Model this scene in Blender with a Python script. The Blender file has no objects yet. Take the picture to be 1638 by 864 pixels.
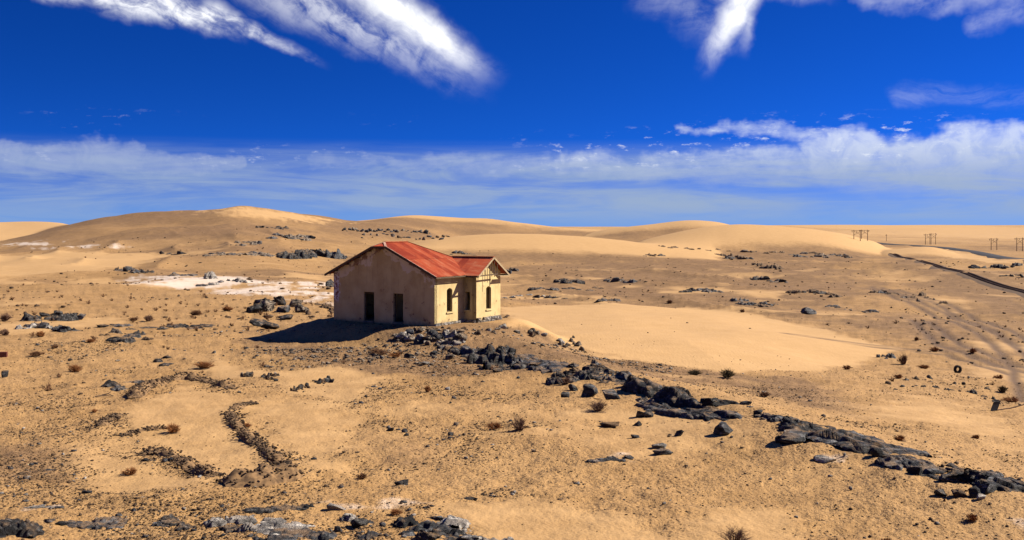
import bpy, bmesh, math, random
import numpy as np
from mathutils import Vector, Matrix

scene = bpy.context.scene
COL = scene.collection
# constants of the sky
SKY_ALT, SKY_AIR, SKY_DUST, SKY_OZ = 1500.0, 1.0, 0.2, 4.0
SKY_ZS, SKY_ZO = 2.2, 0.26
SKY_HUE, SKY_SAT, SKY_VAL, SKY_GAM = 0.504, 1.28, 0.85, 1.6
CL_VEIL, CL_BANK, CL_PUFF, CL_CIR = (2.9, 3.8, 5.4), (3.7, 4.4, 5.9), (7.8, 8.2, 8.8), (10.4, 10.5, 10.6)
CL_TOP_L, CL_TOP_R = (4.7, 5.2, 6.8), (6.9, 7.5, 8.7)
CL_HORIZON = (1.7, 3.4, 5.9)
# ------------------------------------------------------------------ camera, sky, sun, exposure
F, PXC, HY, CAMZ = 1756.0, 819.0, 362.0, 7.4        # focal length and horizon of the photo (1638 px wide), eye height
cam = bpy.data.cameras.new('camera')
cam.sensor_width = 36.0
cam.lens = 36.0 * F / 1638.0
cam.shift_y = (HY - 432.0) / 1638.0
cam.clip_start = 0.1
cam.clip_end = 60000
camo = bpy.data.objects.new('camera', cam)
camo.location = (0, 0, CAMZ)
camo.rotation_euler = (math.radians(90), 0, 0)
COL.objects.link(camo)
scene.camera = camo

SUN_EL = math.radians(38.5)
SUN_H = Vector((0.993, 0.12, 0)).normalized()
sun = bpy.data.lights.new('sun', 'SUN')
sun.energy = 5.0
sun.angle = math.radians(0.5)
sun.color = (1.0, 0.90, 0.75)
suno = bpy.data.objects.new('sun', sun)
sd = Vector((SUN_H.x * math.cos(SUN_EL), SUN_H.y * math.cos(SUN_EL), math.sin(SUN_EL)))
suno.rotation_euler = sd.to_track_quat('Z', 'Y').to_euler()
suno.location = (60, 0, 60)
COL.objects.link(suno)

scene.view_settings.view_transform = 'Standard'
scene.view_settings.look = 'None'
scene.view_settings.exposure = 1.2
scene.view_settings.gamma = 1.0
scene.view_settings.use_curve_mapping = False
scene.render.engine = 'CYCLES'
scene.cycles.use_denoising = True
scene.cycles.max_bounces = 5
scene.cycles.diffuse_bounces = 1
scene.cycles.caustics_reflective = False
scene.cycles.caustics_refractive = False


class X:
    """a scalar socket with arithmetic, so that node trees can be written as formulas"""
    def __init__(s, nt, sock): s.nt, s.s = nt, sock
    def op(s, kind, *o, clamp=False):
        n = s.nt.nodes.new('ShaderNodeMath'); n.operation = kind; n.use_clamp = clamp
        for i, v in enumerate((s,) + o):
            if isinstance(v, X): s.nt.links.new(v.s, n.inputs[i])
            else: n.inputs[i].default_value = v
        return X(s.nt, n.outputs[0])
    def __add__(s, o): return s.op('ADD', o)
    __radd__ = __add__
    def __mul__(s, o): return s.op('MULTIPLY', o)
    __rmul__ = __mul__
    def __sub__(s, o): return s.op('SUBTRACT', o)
    def __rsub__(s, o): return (s * -1.0) + o
    def __truediv__(s, o): return s.op('DIVIDE', o)
    def mx(s, o): return s.op('MAXIMUM', o)
    def mn(s, o): return s.op('MINIMUM', o)
    def clamp(s): return s.op('ADD', 0.0, clamp=True)
    def sqrt(s): return s.op('SQRT')
    def pw(s, e): return s.op('POWER', e)
    def step(s, a, b, lo=0.0, hi=1.0):
        n = s.nt.nodes.new('ShaderNodeMapRange'); n.interpolation_type = 'SMOOTHSTEP'
        s.nt.links.new(s.s, n.inputs[0])
        for i, v in ((1, a), (2, b), (3, lo), (4, hi)): n.inputs[i].default_value = v
        return X(s.nt, n.outputs[0])


def n_vec(nt, x, y, z=0.0):
    n = nt.nodes.new('ShaderNodeCombineXYZ')
    for i, v in enumerate((x, y, z)):
        if isinstance(v, X): nt.links.new(v.s, n.inputs[i])
        else: n.inputs[i].default_value = v
    return n.outputs[0]


def n_noise(nt, vec, scale, detail=3.0, rough=0.5, distort=0.0):
    n = nt.nodes.new('ShaderNodeTexNoise')
    nt.links.new(vec, n.inputs['Vector'])
    n.inputs['Scale'].default_value = scale
    n.inputs['Detail'].default_value = detail
    n.inputs['Roughness'].default_value = rough
    n.inputs['Distortion'].default_value = distort
    return X(nt, n.outputs['Fac'])


def n_mix(nt, fac, a, b):
    n = nt.nodes.new('ShaderNodeMix'); n.data_type = 'RGBA'
    if isinstance(fac, X): nt.links.new(fac.s, n.inputs[0])
    else: n.inputs[0].default_value = fac
    for i, v in ((6, a), (7, b)):
        if isinstance(v, (tuple, list)): n.inputs[i].default_value = (v[0], v[1], v[2], 1)
        else: nt.links.new(v, n.inputs[i])
    return n.outputs[2]


def n_map(nt, vec, scale=(1, 1, 1), rot=(0, 0, 0)):
    n = nt.nodes.new('ShaderNodeMapping')
    nt.links.new(vec, n.inputs[0])
    n.inputs['Scale'].default_value = scale
    n.inputs['Rotation'].default_value = rot
    return n.outputs[0]


# ---- world: Nishita sky with cirrus and low banks of cloud laid out by compass bearing and height
world = bpy.data.worlds.new('World')
scene.world = world
world.use_nodes = True
world.cycles.sampling_method = 'MANUAL'
world.cycles.sample_map_resolution = 256
nt = world.node_tree
nt.nodes.clear()
wo = nt.nodes.new('ShaderNodeOutputWorld')
bg = nt.nodes.new('ShaderNodeBackground')
bg.inputs['Strength'].default_value = 0.05
nt.links.new(bg.outputs[0], wo.inputs[0])
tc = nt.nodes.new('ShaderNodeTexCoord')
sp = nt.nodes.new('ShaderNodeSeparateXYZ')
nt.links.new(tc.outputs['Generated'], sp.inputs[0])
dx, dy, dz = X(nt, sp.outputs[0]), X(nt, sp.outputs[1]), X(nt, sp.outputs[2])
hor = (dx * dx + dy * dy).sqrt()
AZ = dx.op('ARCTAN2', dy) * 57.29578                  # bearing, degrees right of the view
EL = (dz / hor.mx(0.001)) * 57.29578                  # tangent height, in degrees for low angles
sky = nt.nodes.new('ShaderNodeTexSky')
sky.sky_type = 'NISHITA'
sky.sun_disc = False
sky.sun_elevation = SUN_EL
sky.sun_rotation = math.atan2(SUN_H.x, SUN_H.y)
sky.altitude = SKY_ALT
sky.air_density = SKY_AIR
sky.dust_density = SKY_DUST
sky.ozone_density = SKY_OZ
nt.links.new(n_vec(nt, dx, dy, dz * SKY_ZS + SKY_ZO), sky.inputs[0])
hs = nt.nodes.new('ShaderNodeHueSaturation')
hs.inputs['Hue'].default_value = SKY_HUE
hs.inputs['Saturation'].default_value = SKY_SAT
hs.inputs['Value'].default_value = SKY_VAL
nt.links.new(sky.outputs[0], hs.inputs['Color'])
gm = nt.nodes.new('ShaderNodeGamma')
gm.inputs[1].default_value = SKY_GAM
nt.links.new(hs.outputs[0], gm.inputs[0])


def sky_at(px, py):
    a = math.atan((px - PXC) / F)
    return math.degrees(a), (HY - py) / F * math.cos(a) * 57.29578


DEG = 57.29578 / F
warp1 = n_noise(nt, n_vec(nt, AZ, EL), 0.35, 4, 0.6) - 0.5
warp2 = n_noise(nt, n_vec(nt, AZ, EL, 7.3), 0.35, 4, 0.6) - 0.5


def capsule(a, b, wx=1.6, soft=0.0):
    """soft lens along a line in the sky: (px, py, radius px) at both ends"""
    (x0, y0), (x1, y1) = sky_at(a[0], a[1]), sky_at(b[0], b[1])
    r0, r1 = a[2] * DEG, b[2] * DEG
    ux, uy = x1 - x0, y1 - y0
    L2 = ux * ux + uy * uy
    A, E = AZ + warp1 * wx, EL + warp2 * wx
    t = (((A - x0) * ux + (E - y0) * uy) / L2).clamp()
    qx, qy = A - x0 - t * ux, E - y0 - t * uy
    d = (qx * qx + qy * qy).sqrt() / (t * (r1 - r0) + r0)
    return d.step(1.0, soft)


curl1 = n_noise(nt, n_vec(nt, AZ, EL, 31.0), 0.22, 5, 0.55) - 0.5
curl2 = n_noise(nt, n_vec(nt, AZ, EL, 47.0), 0.22, 5, 0.55) - 0.5
iso = n_noise(nt, n_vec(nt, AZ, EL, 63.0), 0.9, 7, 0.62, 0.6)


def streak(ang, along, across, seed, detail=5):
    c, s_ = math.cos(ang), math.sin(ang)
    u = (AZ * c + EL * s_) * along
    v = (AZ * -s_ + EL * c) * across
    return n_noise(nt, n_vec(nt, u + curl1 * 0.9, v + curl2 * 2.6, seed), 1.0, detail, 0.65)


def plume(a, b, side, sharp, soft, tip=0.75, wx=0.9, ox=0.0):
    """a mare's tail from a to b (px, py): crisp edge on one side, feathered on the other; radii (start, end) in px"""
    (x0, y0), (x1, y1) = sky_at(*a), sky_at(*b)
    ux, uy = x1 - x0, y1 - y0
    L = math.hypot(ux, uy); ux /= L; uy /= L
    A, E = AZ + warp1 * wx - x0, EL + warp2 * wx - y0
    t = (A * ux + E * uy) / L
    tc_ = t.clamp()
    n = (A * -uy + E * ux) * side                       # positive on the crisp side
    rs = (tc_ * (sharp[1] - sharp[0]) + sharp[0]) * DEG
    rf = (tc_ * (soft[1] - soft[0]) + soft[0]) * DEG
    k = n.mx(0.0) / rs + (n * -1.0).mx(0.0) / rf
    return k.step(1.0, 0.0) * t.step(1.02, tip) * t.step(-0.25, 0.0)


def wisp(prof, noise, gain=1.7, cut=0.62, rough=1.3):
    return (prof * noise.step(0.36, 0.60) * rough + prof.pw(2.0) * gain - cut * 0.0).clamp()


def fibre(ang, along, across, seed):
    return streak(ang, along, across, seed, 7) * 0.62 + iso * 0.38


st_h = streak(math.radians(3), 0.16, 0.9, 9.0)
fb_a = fibre(math.radians(-22), 0.16, 0.9, 1.0)
fb_b = fibre(math.radians(-36), 0.14, 0.8, 4.0)
fb_c = fibre(math.radians(64), 0.18, 0.8, 8.0)
pA = plume((40, -50), (405, 52), 1, (44, 22), (48, 32), 0.8, 1.8).mx(plume((350, 26), (530, 106), -1, (20, 7), (30, 10), 0.2, 1.0) * 0.75)
cA = wisp(pA, fb_a, 0.2, 0, 1.0)
pB = plume((520, -84), (806, 140), 1, (56, 34), (104, 32), 0.6, 1.1)
pB2 = plume((420, -40), (800, 146), 1, (40, 34), (66, 40), 0.5, 1.8) * 0.5
cB = wisp(pB, fb_b, 0.75, 0, 0.5).mx(wisp(pB2, fb_b, 0.15, 0, 1.0))
pC = plume((1225, -60), (1120, 126), 1, (46, 16), (56, 22), 0.45, 1.4).mx(plume((1196, -10), (1190, 100), 1, (22, 12), (30, 14), 0.3, 1.6) * 0.55).mx(plume((1170, -20), (1345, -6), 1, (34, 14), (36, 20), 0.2, 2.0) * 0.8)
cC = wisp(pC, fb_c, 0.5, 0, 0.6)
pD = (capsule((1380, -14, 30), (1700, 6, 36), 3.0) * 0.62).mx(capsule((1050, -10, 60), (1160, 50, 44), 2.5) * 0.5).mx(capsule((1560, 46, 24), (1690, 0, 30), 2.0) * 0.5)
cD = wisp(pD, fb_c * 0.5 + st_h * 0.5, 0.05, 0, 0.6) * 0.6
cir = cA.mx(cB).mx(cC).mx(cD)
# faint cirrus over the rest of the sky, above the frame as well
hi = n_noise(nt, n_map(nt, tc.outputs['Generated'], (1.2, 3.0, 3.0)), 1.6, 6, 0.6)
cir = cir.mx(hi.step(0.56, 0.85) * EL.step(11.5, 22.0) * 0.55)
# low banks
nl = n_noise(nt, n_vec(nt, AZ * 0.10, EL * 0.55, 3.0), 1.0, 6, 0.6, 0.3)
nf = n_noise(nt, n_vec(nt, AZ * 0.6, EL * 1.6, 5.0), 1.0, 5, 0.65)
b1 = capsule((-400, 246, 44), (210, 250, 40), 2.2, 0.3).mx(capsule((190, 256, 34), (385, 266, 18), 1.8, 0.3) * 0.95)
b2 = capsule((500, 250, 26), (900, 272, 40), 2.4, 0.1) * 0.8
b3 = capsule((1330, 262, 72), (2100, 262, 96), 2.6, 0.3).mx(capsule((1080, 200, 20), (1420, 228, 44), 2.6, 0.0) * 0.6).mx(capsule((900, 266, 36), (1350, 272, 50), 2.0, 0.2) * 0.75)
b4 = capsule((1440, 152, 20), (1700, 158, 26), 1.8) * st_h.step(0.35, 0.8) * 0.3
lay = n_noise(nt, n_vec(nt, AZ * 0.09, EL * 0.9, 21.0), 1.0, 7, 0.62, 0.8)
veil = EL.step(4.6, 3.0) * (nl.step(0.25, 0.65) * 0.3 + lay.step(0.36, 0.62) * 0.42 + AZ.step(-26.0, 22.0) * 0.16 + 0.1) * EL.step(-0.8, 1.2)
shp = (b1 * 0.8).mx(b2 * 0.75).mx(b3)
bank = (shp * 1.5 + (nf - 0.5) * 1.1 + (nl - 0.5) * 1.4 - 0.45).step(0.0, 0.9) * (b3 * 0.32 + 0.5) * (iso.step(0.3, 0.62) * 0.4 + 0.6)
bank = bank.mx(b4)
bank = bank * EL.step(0.7, 3.8)
haze_lo = EL.step(2.6, 0.0) * 0.62
# small puffs along the top of the banks
npf = n_noise(nt, n_vec(nt, AZ * 1.1, EL * 3.0, 2.0), 1.0, 5, 0.65)
npl = n_noise(nt, n_vec(nt, AZ * 0.09, EL * 0.3, 12.0), 1.0, 2)
npf = npf * 0.75 + iso * 0.25
pf = npf.step(0.54, 0.68) * EL.step(2.6, 3.4) * EL.step(6.0, 4.8) * npl.step(0.45, 0.62) * 0.7
c0 = n_mix(nt, haze_lo, gm.outputs[0], CL_HORIZON)
c1 = n_mix(nt, veil.clamp(), c0, CL_VEIL)
bankcol = n_mix(nt, EL.step(2.0, 5.0), CL_BANK, n_mix(nt, AZ.step(-14.0, 14.0), CL_TOP_L, CL_TOP_R))
c2 = n_mix(nt, bank.clamp(), c1, bankcol)
c3 = n_mix(nt, pf.clamp(), c2, CL_PUFF)
c4 = n_mix(nt, cir.clamp(), c3, CL_CIR)
nt.links.new(c4, bg.inputs[0])
# ------------------------------------------------------------------ helpers
MATS = {}


def lattice(n, seed):
    return np.random.RandomState(seed).rand(n, n)


LAT = [lattice(256, s) for s in range(6)]


def vnoise(x, y, k=0):
    L = LAT[k % 6]
    xi, yi = np.floor(x), np.floor(y)
    fx, fy = x - xi, y - yi
    fx = fx * fx * fx * (fx * (fx * 6 - 15) + 10); fy = fy * fy * fy * (fy * (fy * 6 - 15) + 10)
    xi = xi.astype(np.int64) & 255; yi = yi.astype(np.int64) & 255
    x1, y1 = (xi + 1) & 255, (yi + 1) & 255
    return (L[xi, yi] * (1 - fx) + L[x1, yi] * fx) * (1 - fy) + (L[xi, y1] * (1 - fx) + L[x1, y1] * fx) * fy


def fbm(x, y, sc, oct=4, k=0, gain=0.5):
    v = 0.0; a = 1.0; t = 0.0
    for i in range(oct):
        c, s = math.cos(1.1 * i + k), math.sin(1.1 * i + k)
        v = v + a * vnoise((x * c - y * s) / sc + 17.3 * i + 100, (x * s + y * c) / sc + 5.1 * i + 100, k + i)
        t += a; a *= gain; sc *= 0.47
    return v / t - 0.5


def sstep(a, b, x):
    t = np.clip((x - a) / (b - a), 0, 1)
    return t * t * (3 - 2 * t)


# ------------------------------------------------------------------ the lie of the land
HC = (-5.73, 81.2)                                   # near corner of the house
HA = math.radians(60)
HX, HYD = (math.cos(HA), math.sin(HA)), (-math.sin(HA), math.cos(HA))


def house_local(x, y):
    a, b = x - HC[0], y - HC[1]
    return a * HX[0] + b * HX[1], a * HYD[0] + b * HYD[1]


def house_dist(x, y):
    t, v = house_local(x, y)
    qx = np.maximum(np.maximum(-t, t - 7.9), 0); qy = np.maximum(np.maximum(-1.2 - v, v - 9.5), 0)
    return np.hypot(qx, qy)


RIDGES = [
    (3200, 700, 900, [(700, 367), (900, 364.5), (1080, 362.5), (1180, 361), (1260, 360.2), (1340, 359.6), (1420, 360.3), (1500, 359.8), (1580, 360.4), (1660, 360), (1800, 361), (2400, 362)], 0.6),
    (1700, 320, 420, [(1300, 372), (1400, 367), (1480, 364.5), (1540, 365.5), (1600, 366), (1660, 364.5), (1760, 368)], 0.9),
    # distance, front width, back width, skyline as (px, py) pairs, sandy
    (900, 260, 300, [(-400, 350), (-100, 353), (0, 357), (60, 355), (93, 356), (125, 364), (170, 380)], 1.0),
    (620, 235, 260, [(-300, 396), (-60, 396), (30, 377), (100, 362), (160, 351), (240, 342.5), (300, 338.5), (340, 336), (375, 329), (400, 331), (440, 336), (500, 346), (545, 354), (590, 361), (650, 372), (720, 388)], 0.0),
    (860, 210, 260, [(480, 372), (540, 358), (590, 351), (625, 345), (650, 343), (700, 346), (760, 351), (830, 358), (880, 364), (960, 367), (1040, 372)], 1.0),
    (455, 50, 60, [(600, 400), (640, 392), (690, 384), (740, 377.5), (800, 373.5), (860, 373.5), (930, 377), (1000, 384), (1060, 394), (1120, 404), (1160, 412)], 1.0),
    (720, 120, 260, [(900, 384), (960, 372), (1000, 365), (1040, 361), (1085, 355), (1110, 354.5), (1145, 357), (1180, 366), (1230, 376)], 1.0),
    (545, 64, 110, [(1000, 392), (1050, 380), (1100, 370), (1140, 364), (1180, 361.5), (1230, 363), (1290, 367), (1340, 374), (1375, 384), (1400, 394), (1425, 402)], 1.0),
    (505, 26, 40, [(1395, 412), (1420, 401), (1450, 397), (1480, 393.5), (1500, 394), (1530, 404), (1560, 414)], 1.0),
]


def base_z(x, y, want_sand=False):
    x = np.asarray(x, float); y = np.asarray(y, float)
    r = np.hypot(x, y)
    z = np.full(x.shape, -1.3)
    d = (x + 1) * 0.945 + (y - 88) * 0.327                # right of and behind the crest that runs from the house
    dd = np.maximum(d + 2, 0)
    z = z - 4.0 * (1 - np.exp(-dd / 36.0))
    z = z + 0.5 * np.exp(-((d + 1.0) / 3.2) ** 2) * sstep(24, 40, y) * sstep(120, 85, y)      # the crest itself
    z = z + 7.0 * (1 - sstep(0, 28, r))                    # the rise the camera stands on
    hd = house_dist(x, y)
    k = 1 - sstep(0.6, 6.2, hd)
    z = z * (1 - k) + 0.0 * k
    t, v = house_local(x, y)
    z = z + 0.35 * np.exp(-((t - 6) / 6) ** 2 - ((v - 12.5) / 4) ** 2)
    z = z + fbm(x, y, 38, 3, 1) * 2.2 * sstep(100, 200, r)
    rid = 1 - np.abs(2 * vnoise(x / 17 + y / 60 + 30, y / 34 + 30, 2) - 1)
    z = z + (rid ** 2 - 0.35) * 1.3 * sstep(120, 190, r) * sstep(520, 380, r) * sstep(-0.25, 0.15, fbm(x, y, 60, 2, 4) + 0.1)
    z = z + fbm(x, y, 420, 3, 2) * 9.0 * sstep(700, 1600, r)
    z = z + fbm(x, y, 14, 2, 3) * 0.55 * sstep(24, 40, r) * sstep(3, 9, hd)
    sand = np.zeros(x.shape)
    yy = np.maximum(y, 1.0)
    px = PXC + F * x / yy
    for (D, wf, wb, prof, sandy) in RIDGES:
        pxs = [p[0] for p in prof]
        fx = np.arange(pxs[0] - 60, pxs[-1] + 60, 3.0)
        fz = np.interp(fx, pxs, [CAMZ + (HY - p[1]) / F * D for p in prof])
        kr = np.hanning(19); kr /= kr.sum()
        fz[9:-9] = np.convolve(fz, kr, 'valid')
        zt = np.interp(px + 14 * np.sin(y * 0.021 + D), fx, fz)
        edge = sstep(pxs[0] - 30, pxs[0] + 30, px) * sstep(pxs[-1] + 30, pxs[-1] - 30, px)
        w = np.where(y < D, wf, wb)
        q = (y - D) / w
        p = np.where(y > 100, 1 / (1 + np.abs(q) ** 2.6 * 2.0) * sstep(2.2, 1.2, np.abs(q)), 0) * edge
        dz_ = np.maximum(zt - z, 0) * p
        z = z + dz_
        lo_ = 0.74 if D in (860, 720) else 0.22 if D in (455, 545) else 0.05
        s_ = sstep(lo_, lo_ + 0.2, p + 0.25 * fbm(x, y, 60, 2, 4)) * sstep(0.1, 0.9, dz_)
        if sandy:
            rn = 1 - np.abs(2 * vnoise((x * 0.9 + y * 0.25) / 75 + 50, (y * 0.9 - x * 0.25) / 190 + 50, 3) - 1)
            z = z + (rn ** 2.0 - 0.35) * 1.5 * s_ * sstep(0.5, 4.0, dz_) * (D < 1000)
        sand = np.maximum(sand, s_ * sandy)
        if not sandy:
            z = z + fbm(x, y, 55, 4, 5) * 5.0 * s_ * sstep(1.0, 6.0, dz_)
            sand = sand * (1 - s_)
    if want_sand:
        return z, sand
    return z


def hit(px, py, dmin=24.0, dmax=6000.0):
    """where the sight line through a photo pixel meets the land"""
    px = np.atleast_1d(np.asarray(px, float)); py = np.atleast_1d(np.asarray(py, float))
    n = 900
    D = np.geomspace(dmin, dmax, n)[None, :] * np.ones((len(px), 1))
    gx = (px[:, None] - PXC) / F * D
    gz = CAMZ - (py[:, None] - HY) / F * D
    gap = gz - base_z(gx, D)
    below = gap < 0
    first = np.argmax(below, 1)
    none = ~below.any(1)
    first[none] = np.argmin(np.where(D[none] < 1500, gap[none] / D[none], 9), 1) if none.any() else first[none]
    i1 = np.clip(first, 1, n - 1); i0 = i1 - 1
    ar = np.arange(len(px))
    g0, g1 = gap[ar, i0], gap[ar, i1]
    t = np.where(none, 1.0, np.clip(g0 / (g0 - g1 + 1e-9), 0, 1))
    d = D[ar, i0] + (D[ar, i1] - D[ar, i0]) * t
    return np.stack([(px - PXC) / F * d, d], 1)


def poly_sd(P, x, y):
    """signed distance to a polygon, positive inside"""
    dmin = np.full(x.shape, 1e9); ins = np.zeros(x.shape, bool)
    n = len(P)
    for i in range(n):
        ax, ay = P[i]; bx_, by_ = P[(i + 1) % n]
        ex, ey = bx_ - ax, by_ - ay
        t = np.clip(((x - ax) * ex + (y - ay) * ey) / (ex * ex + ey * ey + 1e-9), 0, 1)
        dmin = np.minimum(dmin, np.hypot(x - ax - t * ex, y - ay - t * ey))
        c = (ay > y) != (by_ > y)
        ins ^= c & (x < ex * (y - ay) / (ey + (1e-12 if ey == 0 else 0)) + ax)
    return np.where(ins, dmin, -dmin)


def line_dist(P, x, y):
    dmin = np.full(x.shape, 1e9)
    for (ax, ay), (bx_, by_) in zip(P[:-1], P[1:]):
        ex, ey = bx_ - ax, by_ - ay
        t = np.clip(((x - ax) * ex + (y - ay) * ey) / (ex * ex + ey * ey + 1e-9), 0, 1)
        dmin = np.minimum(dmin, np.hypot(x - ax - t * ex, y - ay - t * ey))
    return dmin


def px_poly(pts):
    return [tuple(p) for p in hit([p[0] for p in pts], [p[1] for p in pts])]


SAND = [(px_poly(p), s) for p, s in [
    ([(800, 492), (930, 488), (1100, 491), (1210, 502), (1330, 532), (1450, 557), (1400, 574), (1300, 592), (1180, 597), (1050, 580), (950, 563), (870, 530), (806, 520)], 0.9),
    ([(215, 645), (300, 620), (372, 632), (385, 680), (445, 745), (380, 768), (330, 758), (250, 718), (205, 690)], 0.5),
    ([(110, 705), (220, 738), (345, 772), (300, 792), (160, 785)], 1.2),
    ([(400, 640), (540, 640), (560, 700), (550, 755), (480, 762), (440, 715)], 1.4),
    ([(-200, 402), (90, 400), (200, 405), (300, 402), (210, 425), (120, 441), (-200, 441)], 5.0),
    ([(700, 805), (880, 798), (1010, 832), (1090, 880), (780, 880)], 0.8),
    ([(1060, 880), (1120, 815), (1240, 815), (1310, 880)], 0.8),
    ([(880, 662), (980, 646), (1110, 668), (1010, 682)], 0.6),
    ([(440, 598), (530, 585), (640, 610), (560, 640), (470, 625)], 1.2),
    ([(340, 560), (400, 590), (470, 605), (380, 605), (320, 590)], 1.0),
    ([(1510, 398), (1638, 420), (1638, 428), (1500, 410)], 6.0),
    ([(1180, 640), (1480, 640), (1640, 690), (1640, 720), (1500, 690), (1250, 650)], 2.5),
    ([(330, 337), (375, 329.5), (440, 337), (545, 355), (520, 358), (440, 350), (390, 347)], 12.0),
]]
WHITE = [(px_poly(p), s) for p, s in [
    ([(195, 442), (300, 440), (420, 450), (545, 452), (560, 490), (500, 480), (420, 476), (330, 466), (230, 455)], 3.0),
    ([(-60, 388), (90, 388), (190, 397), (70, 395)], 6.0),
    ([(25, 806), (105, 806), (110, 824), (30, 824)], 0.35),
    ([(930, 728), (1010, 724), (1030, 742), (950, 748)], 0.5),
    ([(1290, 728), (1360, 726), (1350, 742), (1300, 742)], 0.4),
    ([(1600, 828), (1700, 822), (1700, 856), (1620, 850)], 0.4),
    ([(500, 806), (660, 798), (690, 808), (560, 816)], 0.4),
]]
BROWN = [(px_poly(p), s) for p, s in [
    ([(800, 528), (900, 548), (1000, 572), (1180, 598), (1300, 600), (1450, 690), (1300, 655), (1150, 612), (1000, 598), (840, 566)], 1.5),
    ([(1400, 406), (1500, 424), (1700, 488), (1700, 560), (1560, 508), (1440, 448)], 7.0),
    ([(380, 520), (540, 555), (760, 556), (860, 590), (700, 610), (560, 585), (380, 575)], 2.0),
    ([(820, 424), (1100, 408), (1380, 420), (1420, 470), (1300, 530), (1190, 495), (1000, 484), (820, 480)], 12.0),
    ([(1330, 500), (1480, 500), (1640, 560), (1640, 610), (1500, 570), (1380, 540)], 6.0),
    ([(-20, 420 + 300), (110, 715), (100, 770), (-20, 770)], 2.0),
    ([(590, 520), (830, 520), (905, 545), (870, 578), (740, 566), (590, 560)], 1.2),
    ([(1145, 407), (1185, 411), (1255, 432), (1245, 442), (1185, 426), (1150, 415)], 3.0),
    ([(1045, 392), (1100, 396), (1175, 400), (1170, 406), (1090, 403)], 5.0),
    ([(1165, 401), (1250, 403), (1390, 408), (1385, 418), (1280, 416), (1170, 408)], 5.0),
    ([(800, 406), (930, 408), (1060, 405), (1130, 412), (1060, 420), (820, 418)], 5.0),
    ([(900, 455), (1040, 448), (1060, 462), (930, 470)], 4.0),
    ([(1230, 458), (1320, 456), (1370, 478), (1260, 482)], 4.0),
    ([(440, 540), (760, 556), (800, 580), (620, 600), (440, 580)], 2.0),
    ([(200, 368), (420, 360), (520, 372), (380, 384), (220, 384)], 14.0),
    ([(620, 690), (760, 690), (800, 740), (640, 750)], 2.5),
]]
TRACKS = [px_poly(p) for p in [
    [(1390, 462), (1440, 476), (1500, 500), (1560, 524), (1605, 552), (1640, 590), (1660, 640)],
    [(1400, 458), (1450, 470), (1520, 492), (1590, 524), (1640, 552)],
    [(1470, 512), (1520, 552), (1580, 575), (1660, 596)],
    [(1270, 545), (1420, 556), (1530, 566), (1640, 600)],
]]
RUINS = [(px_poly(p), w, h) for p, w, h in [   # low remains of walls: line, half width, height in metres
    ([(213, 638), (232, 624), (268, 612), (300, 606), (335, 612), (372, 624)], 0.42, 0.34),
    ([(366, 662), (380, 684), (404, 708), (434, 732), (464, 756)], 0.30, 0.22),
    ([(356, 779), (410, 774), (470, 764)], 0.8, 0.62),
    ([(226, 730), (246, 722), (286, 736), (308, 754), (346, 766)], 0.30, 0.20),
    ([(162, 682), (172, 670), (190, 660)], 0.28, 0.18),
    ([(190, 696), (222, 688), (262, 684)], 0.22, 0.12),
    ([(372, 658), (390, 650), (408, 646)], 0.28, 0.2),
]]


def zones(x, y):
    """how sandy, salty and brown the ground is, and how far tracks have worn it"""
    wob = fbm(x, y, 7.0, 4, 4)
    fine = fbm(x, y, 1.6, 3, 5)
    z, s = base_z(x, y, True)
    r = np.hypot(x, y)

    def layer(polys):
        m = np.zeros(x.shape)
        for P, soft in polys:
            xs = [p[0] for p in P]; ys = [p[1] for p in P]
            b = (x > min(xs) - 3 * soft) & (x < max(xs) + 3 * soft) & (y > min(ys) - 3 * soft) & (y < max(ys) + 3 * soft)
            if b.any():
                sd_ = poly_sd(P, x[b], y[b]) / soft + (wob[b] * 3.0 + fine[b] * 1.5)
                m[b] = np.maximum(m[b], sstep(-0.6, 1.0, sd_))
        return m
    sand = np.maximum(np.clip(s + wob * 0.6 * (s > 0.02) * (s < 0.98), 0, 1), layer(SAND))
    far = sstep(700, 1300, r)
    sand = np.maximum(sand, far * (0.25 + 0.75 * sstep(-0.12, 0.08, fbm(x * 0.5, y * 0.16, 120, 4, 1))))
    sand = np.maximum(sand, sstep(0.10, 0.28, fbm(x, y, 11.0, 3, 2)) * 0.75 * sstep(400, 250, r) * sstep(4, 13, house_dist(x, y)))
    white = layer(WHITE) * sstep(-0.28, 0.12, fine + wob) * (0.4 + 0.6 * sstep(60, 100, r))
    brown = layer(BROWN)
    sand = sand * (0.6 + 0.4 * sstep(58, 78, r))
    hill = sstep(-1.0, 3.0, z) * sstep(130, 200, y) * (1 - s)
    brown = np.maximum(brown, hill * (0.35 + 0.65 * sstep(-0.15, 0.10, fbm(x, y, 60, 4, 2) + 0.08)))
    brown = np.maximum(brown, sstep(-0.04, 0.16, fbm(x, y * 0.6, 30, 4, 3)) * sstep(110, 170, r) * 0.85) * (1 - np.clip(sand, 0, 1))
    tr = np.zeros(x.shape)
    for P in TRACKS:
        b = (r > 60) & (r < 320)
        if b.any():
            d = line_dist(P, x[b], y[b]) + wob[b] * 0.5
            tr[b] = np.maximum(tr[b], np.exp(-((np.abs(d) - 1.0) / (0.3 + 0.0022 * r[b])) ** 2))
    return sand, white, brown, tr, wob, fine


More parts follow.
